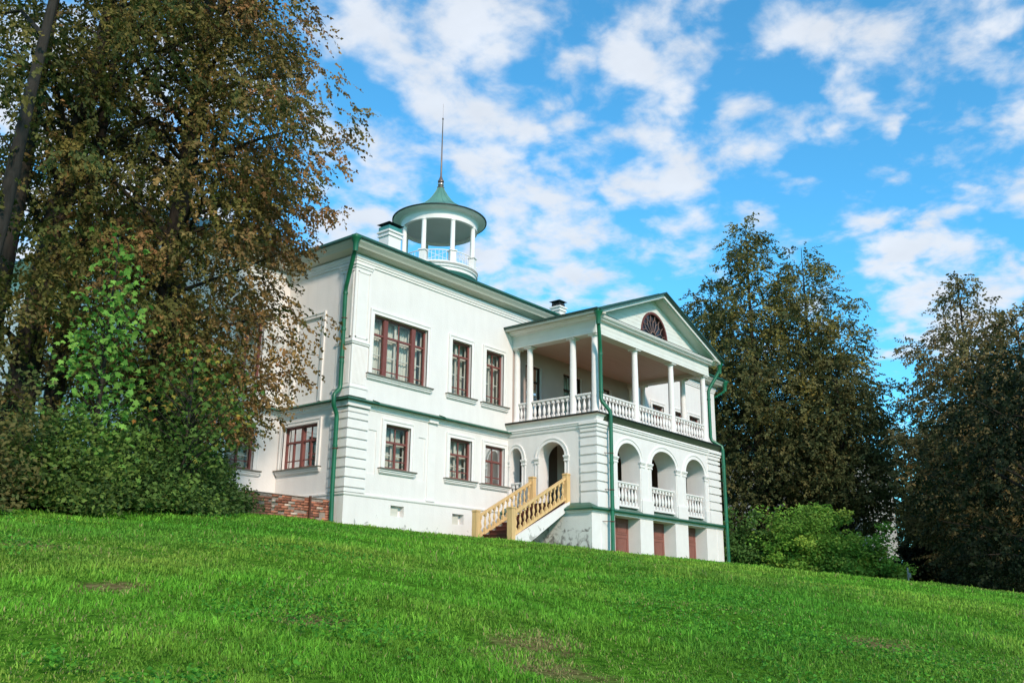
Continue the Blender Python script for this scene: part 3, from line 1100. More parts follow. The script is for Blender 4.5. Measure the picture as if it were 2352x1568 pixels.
def archivolt(O, U, Nn, a, b, zs, rise, w=0.2, both=True):
    O, U, Nn = Vector(O), Vector(U), Vector(Nn)
    n = 28
    for w0, w1, p in ((0.0, 0.06, 0.03), (0.06, w - .05, 0.02), (w - .05, w, 0.045)):
        ring = []
        for i in range(n + 1):
            t = math.pi * i / n
            row = []
            for ww in (w0, w1):
                u = (a + b) / 2 - ((b - a) / 2 + ww) * math.cos(t)
                z = zs + (rise + ww) * math.sin(t)
                row.append(O + U * u + Vector((0, 0, z)))
            ring.append(row)
        for (p0, p1), (q0, q1) in zip(ring, ring[1:]):
            tr.poly([p0 + Nn * p, p1 + Nn * p, q1 + Nn * p, q0 + Nn * p])
            tr.poly([p0, p0 + Nn * p, q0 + Nn * p, q0])
            tr.poly([p1 + Nn * p, p1, q1, q1 + Nn * p])


for a, b in ARCH:
    archivolt((0, PF, 0), (1, 0, 0), (0, -1, 0), a, b, ZS, RISE)
for X, nx in ((PX, -1), (PR, 1)):
    for a, b, z, r in SARCH:
        archivolt((X, 0, 0), (0, 1, 0), (nx, 0, 0), a, b, z - r, r, min(0.17, 0.17))


def impost(u0, u1, face, zt, jamb):
    """small capital over a flat pilaster"""
    for z0, z1, p in ((zt - .04, zt + .02, .085), (zt - .085, zt - .04, .06), (zt - .16, zt - .085, .035), (zt - .2, zt - .16, .05)):
        bxf(face, u0 - p * .5, u1 + p * .5, z0, z1, p)


def bxf(face, u0, u1, z0, z1, p, back=0.0):
    ax, c, sgn = face
    lo_, hi_ = min(c + sgn * p, c - sgn * back), max(c + sgn * p, c - sgn * back)
    if ax == 'y':
        tr.box(u0, u1, lo_, hi_, z0, z1)
    else:
        tr.box(lo_, hi_, u0, u1, z0, z1)


FY = ('y', PF, -1)
for u0, u1 in ((11.34, 11.62), (11.91, 12.19), (14.13, 14.41), (14.68, 14.96), (9.41, 9.69), (16.61, 16.89)):
    impost(u0, u1, FY, ZS, None)
for u0, u1 in ((11.38, 12.15), (14.17, 14.92)):
    bxf(FY, u0 - .02, u1 + .02, 1.0, 1.54, .075)
    bxf(FY, u0 + .015, u1 - .015, 1.54, 1.6, .045)
    bxf(FY, u0, u0 + .2, 1.6, ZS - .2, .03)
    bxf(FY, u1 - .2, u1, 1.6, ZS - .2, .03)
    bxf(FY, u0 + .2, u1 - .2, 1.6, ZS - .2, .012)
for u0, u1 in ((9.43, 9.68), (16.62, 16.87)):
    bxf(FY, u0, u1, 1.54, ZS - .2, .03)
    bxf(FY, u0 - .02, u1 + .02, 1.0, 1.54, .06)
for X, sg in ((PX, -1), (PR, 1)):
    FX = ('x', X, sg)
    for u0, u1 in ((-3.0, -2.82), (-1.575, -1.40), (-0.93, -0.745), (-.12, -.005)):
        impost(u0, u1, FX, 3.04, None)
        bxf(FX, u0 + .0, u0 + .05, 1.4, 2.84, .03)
        bxf(FX, u1 - .05, u1, 1.4, 2.84, .03)
        bxf(FX, u0, u1, 1.1, 1.4, .035)
hb(tr, "arcade_trim", M_TRIM)
am = MB()
port_path = [(PX, 0), (PX, PF), (PR, PF), (PR, 0)]
am.sweep(port_path, [(0, 4.0), (0.035, 4.0), (0.05, 4.05), (0.05, 4.12), (0.09, 4.13), (0.09, 4.18), (0.12, 4.20), (0.12, 4.235), (0.06, 4.25), (0.04, 4.3)])
am.sweep([(PX, 0), (PX, PF), (PX + .4, PF)], [(0.04, 4.28), (0.10, 4.42), (0.2, 4.47), (0, 4.475)])
hb(am, "arcade_moulding", M_TRIM)
zq = [1.66, 2.03, 2.4, 2.74, 3.1, 3.44, 3.8]
zq = [1.62, 1.98, 2.31, 2.64, 2.97, 3.3, 3.63, 3.82]
qq = MB()
bs = [(1.0, 1.54, .06), (1.54, 1.6, .05), (3.86, 3.99, .065), (4.0, 4.1, .1), (4.12, 4.24, .15)]
quoin(qq, PX, PF, -1, -1, 0.66, 0.69, list(zip(zq, zq[1:])), bs)
hb(qq, "quoin", M_TRIM)
qq = MB()
quoin(qq, PR, PF, 1, -1, 1.0, 0.69, list(zip(zq, zq[1:])), bs)
hb(qq, "quoin", M_TRIM)

# balustrades: one baluster mesh, copied
BAL = [(.045, 0), (.062, .0), (.062, .11), (.03, .13), (.028, .15), (.058, .22), (.066, .29), (.055, .37), (.03, .47), (.026, .5), (.036, .52), (.03, .54), (.05, .56), (.055, .58), (.055, .66)]


def baluster_mesh(h):
    b = MB()
    s_ = h / .66
    prof = [(r, z * s_) for r, z in BAL]
    b.lathe((0, 0, 0), prof[3:12], 10)
    b.box(-.055, .055, -.055, .055, 0, .12 * s_)
    b.box(-.055, .055, -.055, .055, .555 * s_, h)
    o = b.build("baluster", M_TRIM, None, 40)
    return o


def balustrade(p0, p1, zb, zt, n, proto_h, mat=M_TRIM):
    """straight balustrade between p0 and p1: a rail part with its balusters"""
    global _protos
    p0, p1 = Vector((*p0, 0)), Vector((*p1, 0))
    d = (p1 - p0).normalized()
    s_ = Vector((-d.y, d.x, 0))
    r = MB()
    r2_ = MB()
    for z0, z1, hw in ((zt - .055, zt, .085), (zt - .09, zt - .055, .06), (zb, zb + .07, .07)):
        (r2_ if z0 == zb else r).prism([p0 + s_ * hw + Vector((0, 0, z0)), p1 + s_ * hw + Vector((0, 0, z0)), p1 - s_ * hw + Vector((0, 0, z0)), p0 - s_ * hw + Vector((0, 0, z0))], (0, 0, z1 - z0))
    rail = hb(r, "balustrade", mat)
    sp(r2_, "bottom_rail", mat, rail)
    h = zt - .09 - zb - .07
    for i in range(n):
        key = round(h, 3)
        if key not in _protos:
            o = baluster_mesh(h)
            _protos[key] = o.data
        else:
            o = bpy.data.objects.new("baluster", _protos[key])
            COL.objects.link(o)
        q_ = p0 + (p1 - p0) * ((i + .5) / n)
        o.location = (q_.x, q_.y, zb + .07)
        if abs(d.x) < .5:
            o.rotation_euler.z = 0
        o.parent = rail
    return rail


_protos = {}
for a, b in ARCH:
    balustrade((a, PF + .17), (b, PF + .17), 1.22, 2.17, 8 if b - a > 1.8 else 7, 1)
balustrade((PX + .15, -.745), (PX + .15, -.12), 1.28, 2.2, 3, 1)




# basement ------------------------------------------------------------
BXL, BXR, BY = 7.95, 18.10, -4.28
DOORS = [(9.45, 11.23), (12.19, 13.94), (14.98, 16.59)]
ba = MB()
wall(ba, (0, BY, 0), (1, 0, 0), (0, -1, 0), BXL, BXR, -2.2, 1.05, [op(a, b, -2.1, 0.83, 0.6) for a, b in DOORS])
hb(ba, "basement_wall", M_TRIM)
ba = MB()
wall(ba, (BXL, 0, 0), (0, 1, 0), (-1, 0, 0), BY, 0, -2.2, 1.05)
hb(ba, "basement_side_wall", M_BASE)
ba = MB()
wall(ba, (BXR, 0, 0), (0, 1, 0), (1, 0, 0), BY, 0, -2.2, 1.05)
hb(ba, "basement_side_wall", M_BASE)
bp_ = [(BXL, 0), (BXL, BY), (BXR, BY), (BXR, 0)]
bm2 = MB()
bm2.sweep(bp_, [(0, .84), (.03, .84), (.03, .88), (.06, .9), (.09, .97), (0, .985)])
bm2.box(17.55, 17.6, BY - .025, BY, -1.6, .83)
bm2.box(8.55, 8.6, BY - .025, BY, -1.6, .83)
hb(bm2, "basement_moulding", M_TRIM)
sk = MB()
ins = BXL - PX
prs = [(BXL, 0), (BXL, BY), (BXR, BY), (BXR, 0)]
sk.sweep(prs, [(.16, .935), (.17, .97), (.155, 1.0), (-.02, 1.1), (-.42, 1.27), (-.42, 1.2), (.0, .99), (.13, .93)])
hb(sk, "skirt_flashing", M_GREEN)
for a, b in DOORS:
    d = MB()
    yb = BY + .6
    d.box(a, b, yb - .05, yb + .04, -2.1, .83)
    o = hb(d, "door", M_DOOR)
    pnl = MB()
    wd = (b - a)
    n = 2
    for i in range(n):
        l0 = a + .07 + (wd - .14) * i / n + .05
        l1 = a + .07 + (wd - .14) * (i + 1) / n - .05
        for z0, z1 in ((-1.35, -.68), (-.58, .12), (.22, .70)):
            for (x_0, x_1, za, zb) in ((l0, l0 + .035, z0, z1), (l1 - .035, l1, z0, z1), (l0 + .035, l1 - .035, z0, z0 + .035), (l0 + .035, l1 - .035, z1 - .035, z1)):
                pnl.box(x_0, x_1, yb - .068, yb - .05, za, zb)
            pnl.box(l0 + .075, l1 - .075, yb - .064, yb - .05, z0 + .075, z1 - .075)
    sp(pnl, "door_panel", M_DOOR, o)

# upper porch ---------------------------------------------------------
dk = MB()
dk.sweep([(PX, 0), (PX, PF), (PR, PF), (PR, 0)], [(-.5, 4.46), (.05, 4.46), (.17, 4.50), (.17, 4.545), (-.5, 4.56)], close_prof=True)
dk.box(PX + .4, PR - .4, PF + .4, -.002, 4.47, 4.552)
hb(dk, "deck", M_FLOOR)
de = MB()
de.sweep([(PX, 0), (PX, PF), (PR, PF), (PR, 0)], [(.165, 4.505), (.20, 4.505), (.20, 4.55), (.165, 4.565)], close_prof=True)
hb(de, "deck_edge", M_DARKEDGE)
ds = MB()
ds.sweep([(PX + .4, PF), (PR, PF), (PR, 0)], [(.04, 4.27), (.08, 4.36), (.165, 4.49), (.02, 4.495)])
hb(ds, "deck_soffit", material("soffit_green_paint", (0.06, 0.085, 0.05), 0.7, .2, 3))
ped = MB()
CX = [8.80, 11.69, 14.61, 17.50]
CY = -3.93
SY = [-2.90, -0.75, -0.08]
cols_xy = [(x, CY) for x in CX] + [(x, y) for x in (CX[0], CX[-1]) for y in SY]
ent_l, ent_r, ent_f = 8.57, 17.73, -4.14
for x, y in cols_xy:
    c = MB()
    c.lathe((x, y, 0), [(.165, 4.66), (.165, 4.70), (.145, 4.73), (.140, 4.8), (.138, 5.4), (.128, 6.6), (.115, 7.5), (.113, 7.53), (.125, 7.535), (.125, 7.555), (.113, 7.56), (.113, 7.6), (.15, 7.65), (.155, 7.665)], 22)
    o = hb(c, "column", M_TRIM, None, 45)
    b = MB()
    b.box(x - .2, x + .2, y - .2, y + .2, 4.555, 4.62)
    b.lathe((x, y, 0), [(.19, 4.62), (.195, 4.64), (.17, 4.665)], 20)
    sp(b, "column_base", M_TRIM, o)
    k = MB()
    k.box(x - .19, x + .19, y - .19, y + .19, 7.665, 7.722)
    for i in range(8):
        k.box(x - .16 + i * .042, x - .145 + i * .042, y - .2, y - .19, 7.67, 7.715)
    sp(k, "column_capital", M_TRIM, o)
for a, b in zip(CX, CX[1:]):
    balustrade((a + .15, CY), (b - .15, CY), 4.62, 5.44, 11, 1)
for x in (CX[0], CX[-1]):
    balustrade((x, CY + .15), (x, SY[0] - .15), 4.62, 5.44, 3, 1)
    balustrade((x, SY[0] + .15), (x, SY[1] - .15), 4.62, 5.44, 8, 1)
    balustrade((x, SY[1] + .15), (x, SY[2] - .15), 4.62, 5.44, 2, 1)
en = MB()
T_ = .42
ent_path = [(ent_l, 0), (ent_l, ent_f), (ent_r, ent_f), (ent_r, 0)]
en.sweep(ent_path, [(-T_, 7.722), (0, 7.722), (0, 8.30), (-T_, 8.30)], close_prof=True)
en.sweep(ent_path, [(0, 7.722), (.02, 7.722), (.02, 7.78), (0, 7.79)])
hb(en, "entablature", M_BOARDS)
pi_ = MB()
pi_.box(ent_l + .1, ent_r - .1, ent_f + .1, -.003, 7.90, 7.94)
hb(pi_, "porch_ceiling", M_CEIL)
pw = MB()                                                  # sheet over the white wall; porch shade and floor bounce in its colour
wall(pw, (0, -.006, 0), (1, 0, 0), (0, -1, 0), ent_l + .02, ent_r - .02, 4.56, 7.9, [op(*a, .005) for a in PDOOR])
hb(pw, "porch_back_wall", M_PORCHSHADE)
co_ = MB()
co_.sweep(ent_path, [(0, 8.22), (.04, 8.24), (.16, 8.26), (.18, 8.30), (.24, 8.33), (.28, 8.39), (.28, 8.42), (-.1, 8.44)])
hb(co_, "portico_cornice", M_TRIM)
cf = MB()
cf.sweep([(ent_l, ent_f), (ent_r, ent_f)], [(-.12, 8.455), (.285, 8.425), (.30, 8.435), (.285, 8.445), (-.12, 8.475)], close_prof=True)
hb(cf, "cornice_flashing", M_GREEN)

# gable
GX = 13.15
RX = 5.07
ZE, ZA = 8.47, 10.46
SL = (ZA - ZE) / RX
ty = -4.03
ty_p = MB()
LR, LZ = 1.07, 8.60
n = 32
tri_top = lambda x: ZA - .14 - abs(x - GX) * SL
xs = [GX - 4.55 + 9.1 * i / 60 for i in range(61)]
for a, b in zip(xs, xs[1:]):
    def lowz(x):
        d = abs(x - GX)
        return LZ + math.sqrt(LR * LR - d * d) if d < LR else 8.42
    ty_p.poly([(a, ty, min(lowz(a), tri_top(a))), (b, ty, min(lowz(b), tri_top(b))), (b, ty, tri_top(b)), (a, ty, tri_top(a))])
arc = [(GX - LR * math.cos(math.pi * i / n), LZ + LR * math.sin(math.pi * i / n)) for i in range(n + 1)]
for (a, za), (b, zb) in zip(arc, arc[1:]):
    ty_p.poly([(a, ty, za), (b, ty, zb), (b, ty + .12, zb), (a, ty + .12, za)])
hb(ty_p, "pediment", M_BOARDS)
lu = MB()
for r0, r1, yy in ((LR - .10, LR, ty + .0),):
    for i in range(n):
        t0, t1 = math.pi * i / n, math.pi * (i + 1) / n
        P4 = [(GX - r * math.cos(t), yy - .03, LZ + r * math.sin(t)) for r, t in ((r0, t0), (r1, t0), (r1, t1), (r0, t1))]
        lu.prism(P4, (0, .11, 0))
lu.box(GX - LR, GX + LR, ty - .03, ty + .08, LZ - .16, LZ - .02)
lun = hb(lu, "lunette_window", material("lunette_frame_paint", (0.15, 0.048, 0.042), .6, .2, 8))
lg = MB()
lg.add([(GX, ty + .075, LZ - .02)] + [(a, ty + .075, z) for a, z in arc], [(0, i + 1, i + 2) for i in range(n)])
sp(lg, "pane", M_DARKGLASS, lun)
mu = MB()


def arcpt(cx, cz, r, t):
    return (cx + r * math.cos(t), ty + .045, cz + r * math.sin(t))


for i in range(1, 8):                                     # fan of glazing bars with pointed interlacing tips
    t = math.pi * i / 8
    mu.tube([arcpt(GX, LZ, .22, t), arcpt(GX, LZ, .62, t)], .018, 5)
for i in range(8):
    t0, t1 = math.pi * i / 8, math.pi * (i + 1) / 8
    tm = (t0 + t1) / 2
    a = arcpt(GX, LZ, .62, t0)
    b = arcpt(GX, LZ, .62, t1)
    c = arcpt(GX, LZ, .84, tm)
    mu.tube([a, c, b], .018, 5)
    mu.tube([c, arcpt(GX, LZ, .99, tm)], .018, 5)
mu.tube([arcpt(GX, LZ, .22, math.pi * i / 10) for i in range(11)], .022, 5)
sp(mu, "glazing_bars", material("faded_bars", (0.24, 0.15, 0.13), .7), lun)

pr_ = MB()
yf, yb2 = -4.69, 1.6
t = .075
for sx in (-1, 1):
    e = (GX + sx * RX, ZE)
    pr_.prism([(GX, yf, ZA), (e[0], yf, e[1]), (e[0], yf, e[1] - t), (GX, yf, ZA - t)], (0, yb2 - yf + (2.2 if 1 else 0), 0))
    for kk in range(8):
        y_ = yf + .35 + kk * .62
        pr_.prism([(GX, y_, ZA + .0), (e[0], y_, e[1]), (e[0], y_, e[1] + .03), (GX, y_, ZA + .03)], (0, .02, 0))
hb(pr_, "portico_roof", M_ROOF)
rk = MB()
for sx in (-1, 1):                                        # raking cornice and soffit boards under the gable edge
    for (o0, o1, y_0, y_1) in ((-.078, -.21, -4.57, -4.48), (-.16, -.24, -4.478, -4.02)):
        e0 = GX + sx * (RX - .12)
        z0 = ZE + .12 * SL
        rk.prism([(GX, y_0, ZA + o0), (e0, y_0, z0 + o0), (e0, y_0, z0 + o1), (GX, y_0, ZA + o1)], (0, y_1 - y_0, 0))
hb(rk, "raking_cornice", M_TRIM)
rd = MB()
for sx in (-1, 1):
    e0 = GX + sx * RX
    rd.prism([(GX, -4.72, ZA + .012), (e0, -4.72, ZE + .012), (e0, -4.72, ZE - .055), (GX, -4.72, ZA - .055)], (0, .165, 0))
hb(rd, "gable_flashing", material("dark_green_metal", (0.008, 0.05, 0.03), .4, .3, 3, spec=.5))
for sx in (-1, 1):                                        # eaves of the portico's flanks
    ef = MB()
    xo = GX + sx * (RX + .02)
    xi = GX + sx * 4.5
    ef.prism([(xo, -4.58, ZE - .0), (xo, -4.58, ZE - .12), (xi, -4.58, 8.40), (xi, -4.58, 8.5)], (0, 4.56, 0))
    hb(ef, "eaves_board", M_SOFFIT)
M_GUT = material("dark_gutter", (0.01, 0.06, 0.045), .4, .3, 3, spec=.5)
for sx in (-1, 1):
    eg = MB()
    xo = GX + sx * (RX + .02)
    eg.prism([(xo, -4.62, ZE - .03), (xo + sx * .07, -4.62, ZE - .02), (xo + sx * .09, -4.62, ZE + .05), (xo, -4.62, ZE + .06)], (0, 4.62, 0))
    hb(eg, "portico_gutter", M_GUT)


# downpipes -----------------------------------------------------------
def downpipe(pts, r=.075, funnel=True, joints=(), brackets=()):
    p = MB()
    p.tube(pts, r, 14)
    for (x, y, z) in joints:
        p.lathe((x, y, z), [(r + .004, -.04), (r + .015, -.035), (r + .015, .035), (r + .004, .04)], 14)
    o = hb(p, "downpipe", M_PIPE, None, 50)
    if funnel:
        f = MB()
        x, y, z = pts[0]
        f.lathe((x, y, z), [(r + .01, -.32), (r + .02, -.02), (.17, .14), (.18, .16), (.18, .24), (.15, .24)], 14)
        sp(f, "pipe_funnel", M_PIPE, o, 40)
    if brackets:
        b = MB()
        for a, c in brackets:
            b.tube([a, c], .012, 5)
            b.lathe((a[0], a[1], a[2]), [(r + .005, -.02), (r + .014, -.015), (r + .014, .015), (r + .005, .02)], 12)
        sp(b, "pipe_bracket", M_IRON, o)
    return o


X_ = -.15
downpipe([(-.60, -.58, 9.42), (-.58, -.54, 9.16), (-.17, .30, 8.12), (X_, .34, 7.95), (X_, .31, 4.62), (X_ - .02, .31, 4.5), (-.38, .30, 4.3), (-.40, .30, 4.22), (-.40, .30, 4.0), (-.38, .31, 3.92), (-.2, .36, 3.68), (-.18, .36, 3.55), (-.18, .36, 1.2), (-.18, .31, -.35)],
         joints=[(X_, .335, 7.9), (X_, .32, 6.6), (X_, .315, 5.45), (-.18, .36, 2.6)],
         brackets=[((X_, .335, 7.0), (0, .30, 7.05)), ((X_, .32, 5.6), (0, .3, 5.65)), ((-.18, .36, 2.5), (0, .42, 2.55))])
downpipe([(8.20, -4.52, 8.22), (8.24, -4.5, 7.95), (8.60, -4.32, 7.15), (8.66, -4.28, 6.95), (8.68, -4.27, 5.15), (8.69, -4.30, 5.02), (8.90, -4.50, 4.66), (8.93, -4.52, 4.5), (8.93, -4.52, .9), (8.88, -4.54, -1.05)],
         joints=[(8.67, -4.28, 6.85), (8.68, -4.275, 5.4), (8.93, -4.52, 2.7), (8.92, -4.53, 1.0)],
         brackets=[((8.93, -4.52, 3.05), (8.7, PF, 3.08)), ((8.93, -4.52, 1.7), (8.7, PF, 1.73)), ((8.90, -4.53, .55), (8.6, BY, .55)), ((8.89, -4.53, -.5), (8.6, BY, -.5))])
downpipe([(18.22, -4.45, 8.22), (18.2, -4.42, 8.0), (17.9, -4.05, 7.2), (17.86, -4.02, 7.05), (17.86, -4.02, 4.95), (17.9, -4.06, 4.8), (18.06, -4.45, 4.5), (18.08, -4.48, 4.35), (18.12, -4.48, -.3), (18.12, -4.48, -1.2)],
         joints=[(17.86, -4.02, 6.7), (18.08, -4.48, 3.6), (18.1, -4.48, 1.2)])
downpipe([(26.60, -.55, 9.42), (26.58, -.5, 9.1), (26.42, .12, 8.75), (26.42, .12, -1.0)])

# ------------------------------------------------------------------ entrance staircase
st = empty("entrance_staircase", (6.5, -2.2, 0))
SO = Vector(st.location)
tag(st, "short outdoor staircase with new pine balustrades and dark red steps beside the porch", "staircase")


def sb_(mb, name, mat, parent=None, smooth=None):
    o = mb.build(name, mat, None, smooth)
    o.parent = parent or st
    if parent is None:
        o.matrix_parent_inverse = Matrix.Translation(-SO)
    return o


YN, YF = -3.03, -1.42
XL, XU = 4.92, 8.12
zt = lambda x, a, b: a + (b - a) * (x - 5.07) / 3.0
RAILZ = lambda x: .69 + (2.19 - .69) * (x - 5.07) / 3.0     # handrail top
BOTZ = lambda x: -.05 + (1.30 - (-.05)) * (x - 5.21) / 2.75
nst = 9
for i in range(nst):
    s_ = MB()
    xa = 5.25 + i * .345
    z = -.18 + (i + 1) * .163
    s_.box(xa - .03, xa + .36, YN + .06, YF - .06, z - .045, z)
    s_.box(xa, xa + .02, YN + .06, YF - .06, z - .2, z - .045)
    sb_(s_, "step", M_STEP)
for y in (YN - .03, YF + .03):
    g = MB()
    g.prism([(5.2, y, -.07), (8.16, y, 1.29), (8.16, y, 1.02), (7.74, y, .78), (5.78, y, -.33), (5.2, y, -.62), (5.0, y, -.7), (5.0, y, -.16)], (0, .10 if y > -2 else -.10, 0))
    sb_(g, "stringer", M_PLASTER)
land = MB()
land.box(7.98, 8.40, YN - .0, YF, 1.18, 1.285)
sb_(land, "landing", M_STEP)
for x in (XL, XU):
    for y, dz in ((YN, 0), (YF, -.03 if x < 6 else .0)):
        p = MB()
        zb = -.75 if x < 6 else 1.0
        top = (.78 if x < 6 else 2.27) + dz
        p.box(x - .105, x + .105, y - .105, y + .105, zb, top)
        o = sb_(p, "newel_post", M_WOOD)
        c = MB()
        c.box(x - .125, x + .125, y - .125, y + .125, top, top + .03)
        c.box(x - .105, x + .105, y - .105, y + .105, top + .03, top + .055)
        sb_(c, "post_cap", M_WOOD, o)
bproto = {}
for y, dz in ((YN, 0.0), (YF, -.03)):
    for nm, fz, h0, h1, hw in (("handrail", RAILZ, -.09, 0.0, .055), ("bottom_rail", BOTZ, 0.0, .09, .05)):
        r = MB()
        a, b = XL + .105, XU - .105
        r.prism([(a, y - hw, fz(a) + h0 + dz), (b, y - hw, fz(b) + h0 + dz), (b, y - hw, fz(b) + h1 + dz), (a, y - hw, fz(a) + h1 + dz)], (0, 2 * hw, 0))
        sb_(r, nm, M_WOOD)
    for i in range(12):
        x = XL + .105 + (XU - XL - .21) * (i + .5) / 12
        z0, z1 = BOTZ(x) + .06 + dz, RAILZ(x) - .06 + dz
        h = z1 - z0
        b = MB()
        sl0 = .048
        ql, qh = BOTZ(x - sl0) - BOTZ(x) + .05, BOTZ(x + sl0) - BOTZ(x) + .05
        # square foot and head cut to the slope of the rails, turned vase between
        b.box(x - .045, x + .045, y - .045, y + .045, z0 - .03, z0 + .15)
        b.box(x - .045, x + .045, y - .045, y + .045, z1 - .13, z1 + .03)
        b.lathe((x, y, z0 + .15), [(.042, 0), (.022, .035), (.02, .05), (.046, .13), (.05, .17), (.042, .22), (.022, .3), (.02, .33), (.034, .35), (.022, .37), (.04, h - .28)], 10)
        sb_(b, "baluster", M_WOOD, None, 40)

# ------------------------------------------------------------------ old brick retaining wall
bw = empty("brick_wall", (-1.8, .4, 0))
BO = Vector(bw.location)
tag(bw, "crumbling low red brick retaining wall with weeds on top between the shrubs and the green corner downpipe", "wall")


def brick_material():
    mt = material("old_brick", (0.38, 0.13, 0.075), .9, 0, 3, .5, 25)
    t = mt.node_tree
    b = t.nodes['Principled BSDF']
    a = t.nodes.new('ShaderNodeAttribute')
    a.attribute_name = "leaf_col"
    t.links.new(a.outputs['Color'], b.inputs['Base Color'])
    return mt


vv, ff, cc = [], [], []
rr = random.Random(5)
ncrs = 15
xw0, xw1 = -4.6, -.24
for c in range(ncrs):
    z = -.42 + c * .082
    x = xw0 - (0.13 if c % 2 else 0)
    while x < xw1:
        ln = .25 if rr.random() < .8 else .125
        xe = min(x + ln - .012, xw1)
        missing = rr.random() < (.05 if c < ncrs - 2 else .22)
        topz = .80 - .02 * (x - xw0) * 0
        if xe - x > .04 and not missing:
            yo = rr.uniform(-.018, .018) + (.05 if rr.random() < .08 else 0)
            z1 = z + .068 + rr.uniform(-.004, .004)
            nb = len(vv)
            y_ = .4 + yo
            vv += [(x, y_, z), (xe, y_, z), (xe, y_ + .12, z), (x, y_ + .12, z), (x, y_, z1), (xe, y_, z1), (xe, y_ + .12, z1), (x, y_ + .12, z1)]
            ff += [tuple(i + nb for i in f) for f in ((0, 3, 2, 1), (4, 5, 6, 7), (0, 1, 5, 4), (1, 2, 6, 5), (2, 3, 7, 6), (3, 0, 4, 7))]
            s_ = rr.uniform(.6, 1.15)
            base = (0.46, 0.18, 0.11) if rr.random() < .72 else ((.30, .11, .07) if rr.random() < .6 else (.6, .46, .37))
            cc += [tuple(q_ * s_ for q_ in base)] * 8
        x += ln
nb = len(vv)
bo = np_mesh("brickwork", np.array(vv), np.array(ff), brick_material(), None, np.array(cc))
bo.parent = bw
bo.matrix_parent_inverse = Matrix.Translation(-BO)
mort = MB()
mort.box(xw0, xw1 - .01, .425, .52, -.8, .79)
mort.box(xw0, xw1 - .01, .52, 3.6, .55, .74)
mort.box(xw0 - .1, xw1, .39, .56, .81, .835)
o = mort.build("mortar_bed", material("mortar", (0.34, .26, .21), .95, .4, 8, .4, 20), None)
o.parent = bw
o.matrix_parent_inverse = Matrix.Translation(-BO)
po = MB()
po.box(-1.08, -1.02, .33, .39, -.7, .87)
o = po.build("iron_post", M_IRON, None)
o.parent = bw
o.matrix_parent_inverse = Matrix.Translation(-BO)


# ------------------------------------------------------------------ foliage
def unit(v):
    return v / np.maximum(np.linalg.norm(v, axis=-1, keepdims=True), 1e-9)


def leaves(cent, size, aspect, col, droop=0.35, upbias=0.5, rg=rng, axis=None, norm=None):
    """folded four-point leaves; returns co, tris, col"""
    n = len(cent)
    size = np.broadcast_to(size, (n,))[:, None] * rg.uniform(.65, 1.25, (n, 1))
    ax = unit(rg.normal(size=(n, 3)) * np.array([1, 1, .55]) + np.array([0, 0, -droop])) if axis is None else unit(axis)
    nr = rg.normal(size=(n, 3)) + np.array([0, 0, upbias]) if norm is None else norm
    nr = unit(nr - ax * (nr * ax).sum(-1, keepdims=True))
    sd_ = np.cross(ax, nr)
    base = cent - ax * size * .5
    tip = cent + ax * size * .5
    mid = cent - ax * size * .05
    l = mid + sd_ * size * aspect * .5 + nr * size * .12
    r = mid - sd_ * size * aspect * .5 + nr * size * .12
    co = np.stack([base, l, tip, r], 1).reshape(-1, 3)
    b = np.arange(n)[:, None] * 4
    tri = np.concatenate([b + np.array([[0, 2, 1]]), b + np.array([[0, 3, 2]])], 0)
    c = np.repeat(col, 4, axis=0)
    return co, tri, c


def maple_leaves(cent, size, col, rg=rng):
    n = len(cent)
    size = size * rg.uniform(.7, 1.2, (n, 1, 1))
    ang = np.array([-90, -62, -30, -12, 15, 32, 58, 70, 90, 110, 122, 148, 165, 192, 210, 242]) * math.pi / 180
    rad = np.array([.12, .38, .36, .62, .42, .78, .5, .62, 1.0, .62, .5, .78, .42, .62, .36, .38]) * .55
    k = len(ang)
    ax = unit(rg.normal(size=(n, 3)) * np.array([1, 1, .5]) + np.array([0, 0, -.5]))
    nr = rg.normal(size=(n, 3)) * .6 + np.array([-.25, -.45, .8])
    nr = unit(nr - ax * (nr * ax).sum(-1, keepdims=True))
    sd_ = np.cross(ax, nr)
    rim = cent[:, None, :] + size * (sd_[:, None, :] * (rad * np.cos(ang))[None, :, None] + ax[:, None, :] * (rad * np.sin(ang))[None, :, None])
    rim = rim - nr[:, None, :] * (size * (rad ** 2)[None, :, None] * .5)
    co = np.concatenate([cent[:, None, :], rim], 1).reshape(-1, 3)
    b = (np.arange(n) * (k + 1))[:, None, None]
    i = np.arange(k)
    t = np.stack([np.zeros(k, int), 1 + i, 1 + (i + 1) % k], -1)[None]
    tri = (b + t).reshape(-1, 3)
    return co, tri, np.repeat(col, k + 1, axis=0)


def mixcols(n, pal, wts, rg, spread=.3):
    pal = np.array(pal)
    i = rg.choice(len(pal), n, p=np.array(wts) / sum(wts))
    return pal[i] * rg.uniform(1 - spread, 1 + spread, (n, 1))


def profile_r(prof, z):
    return np.interp(z, [p[0] for p in prof], [p[1] for p in prof])


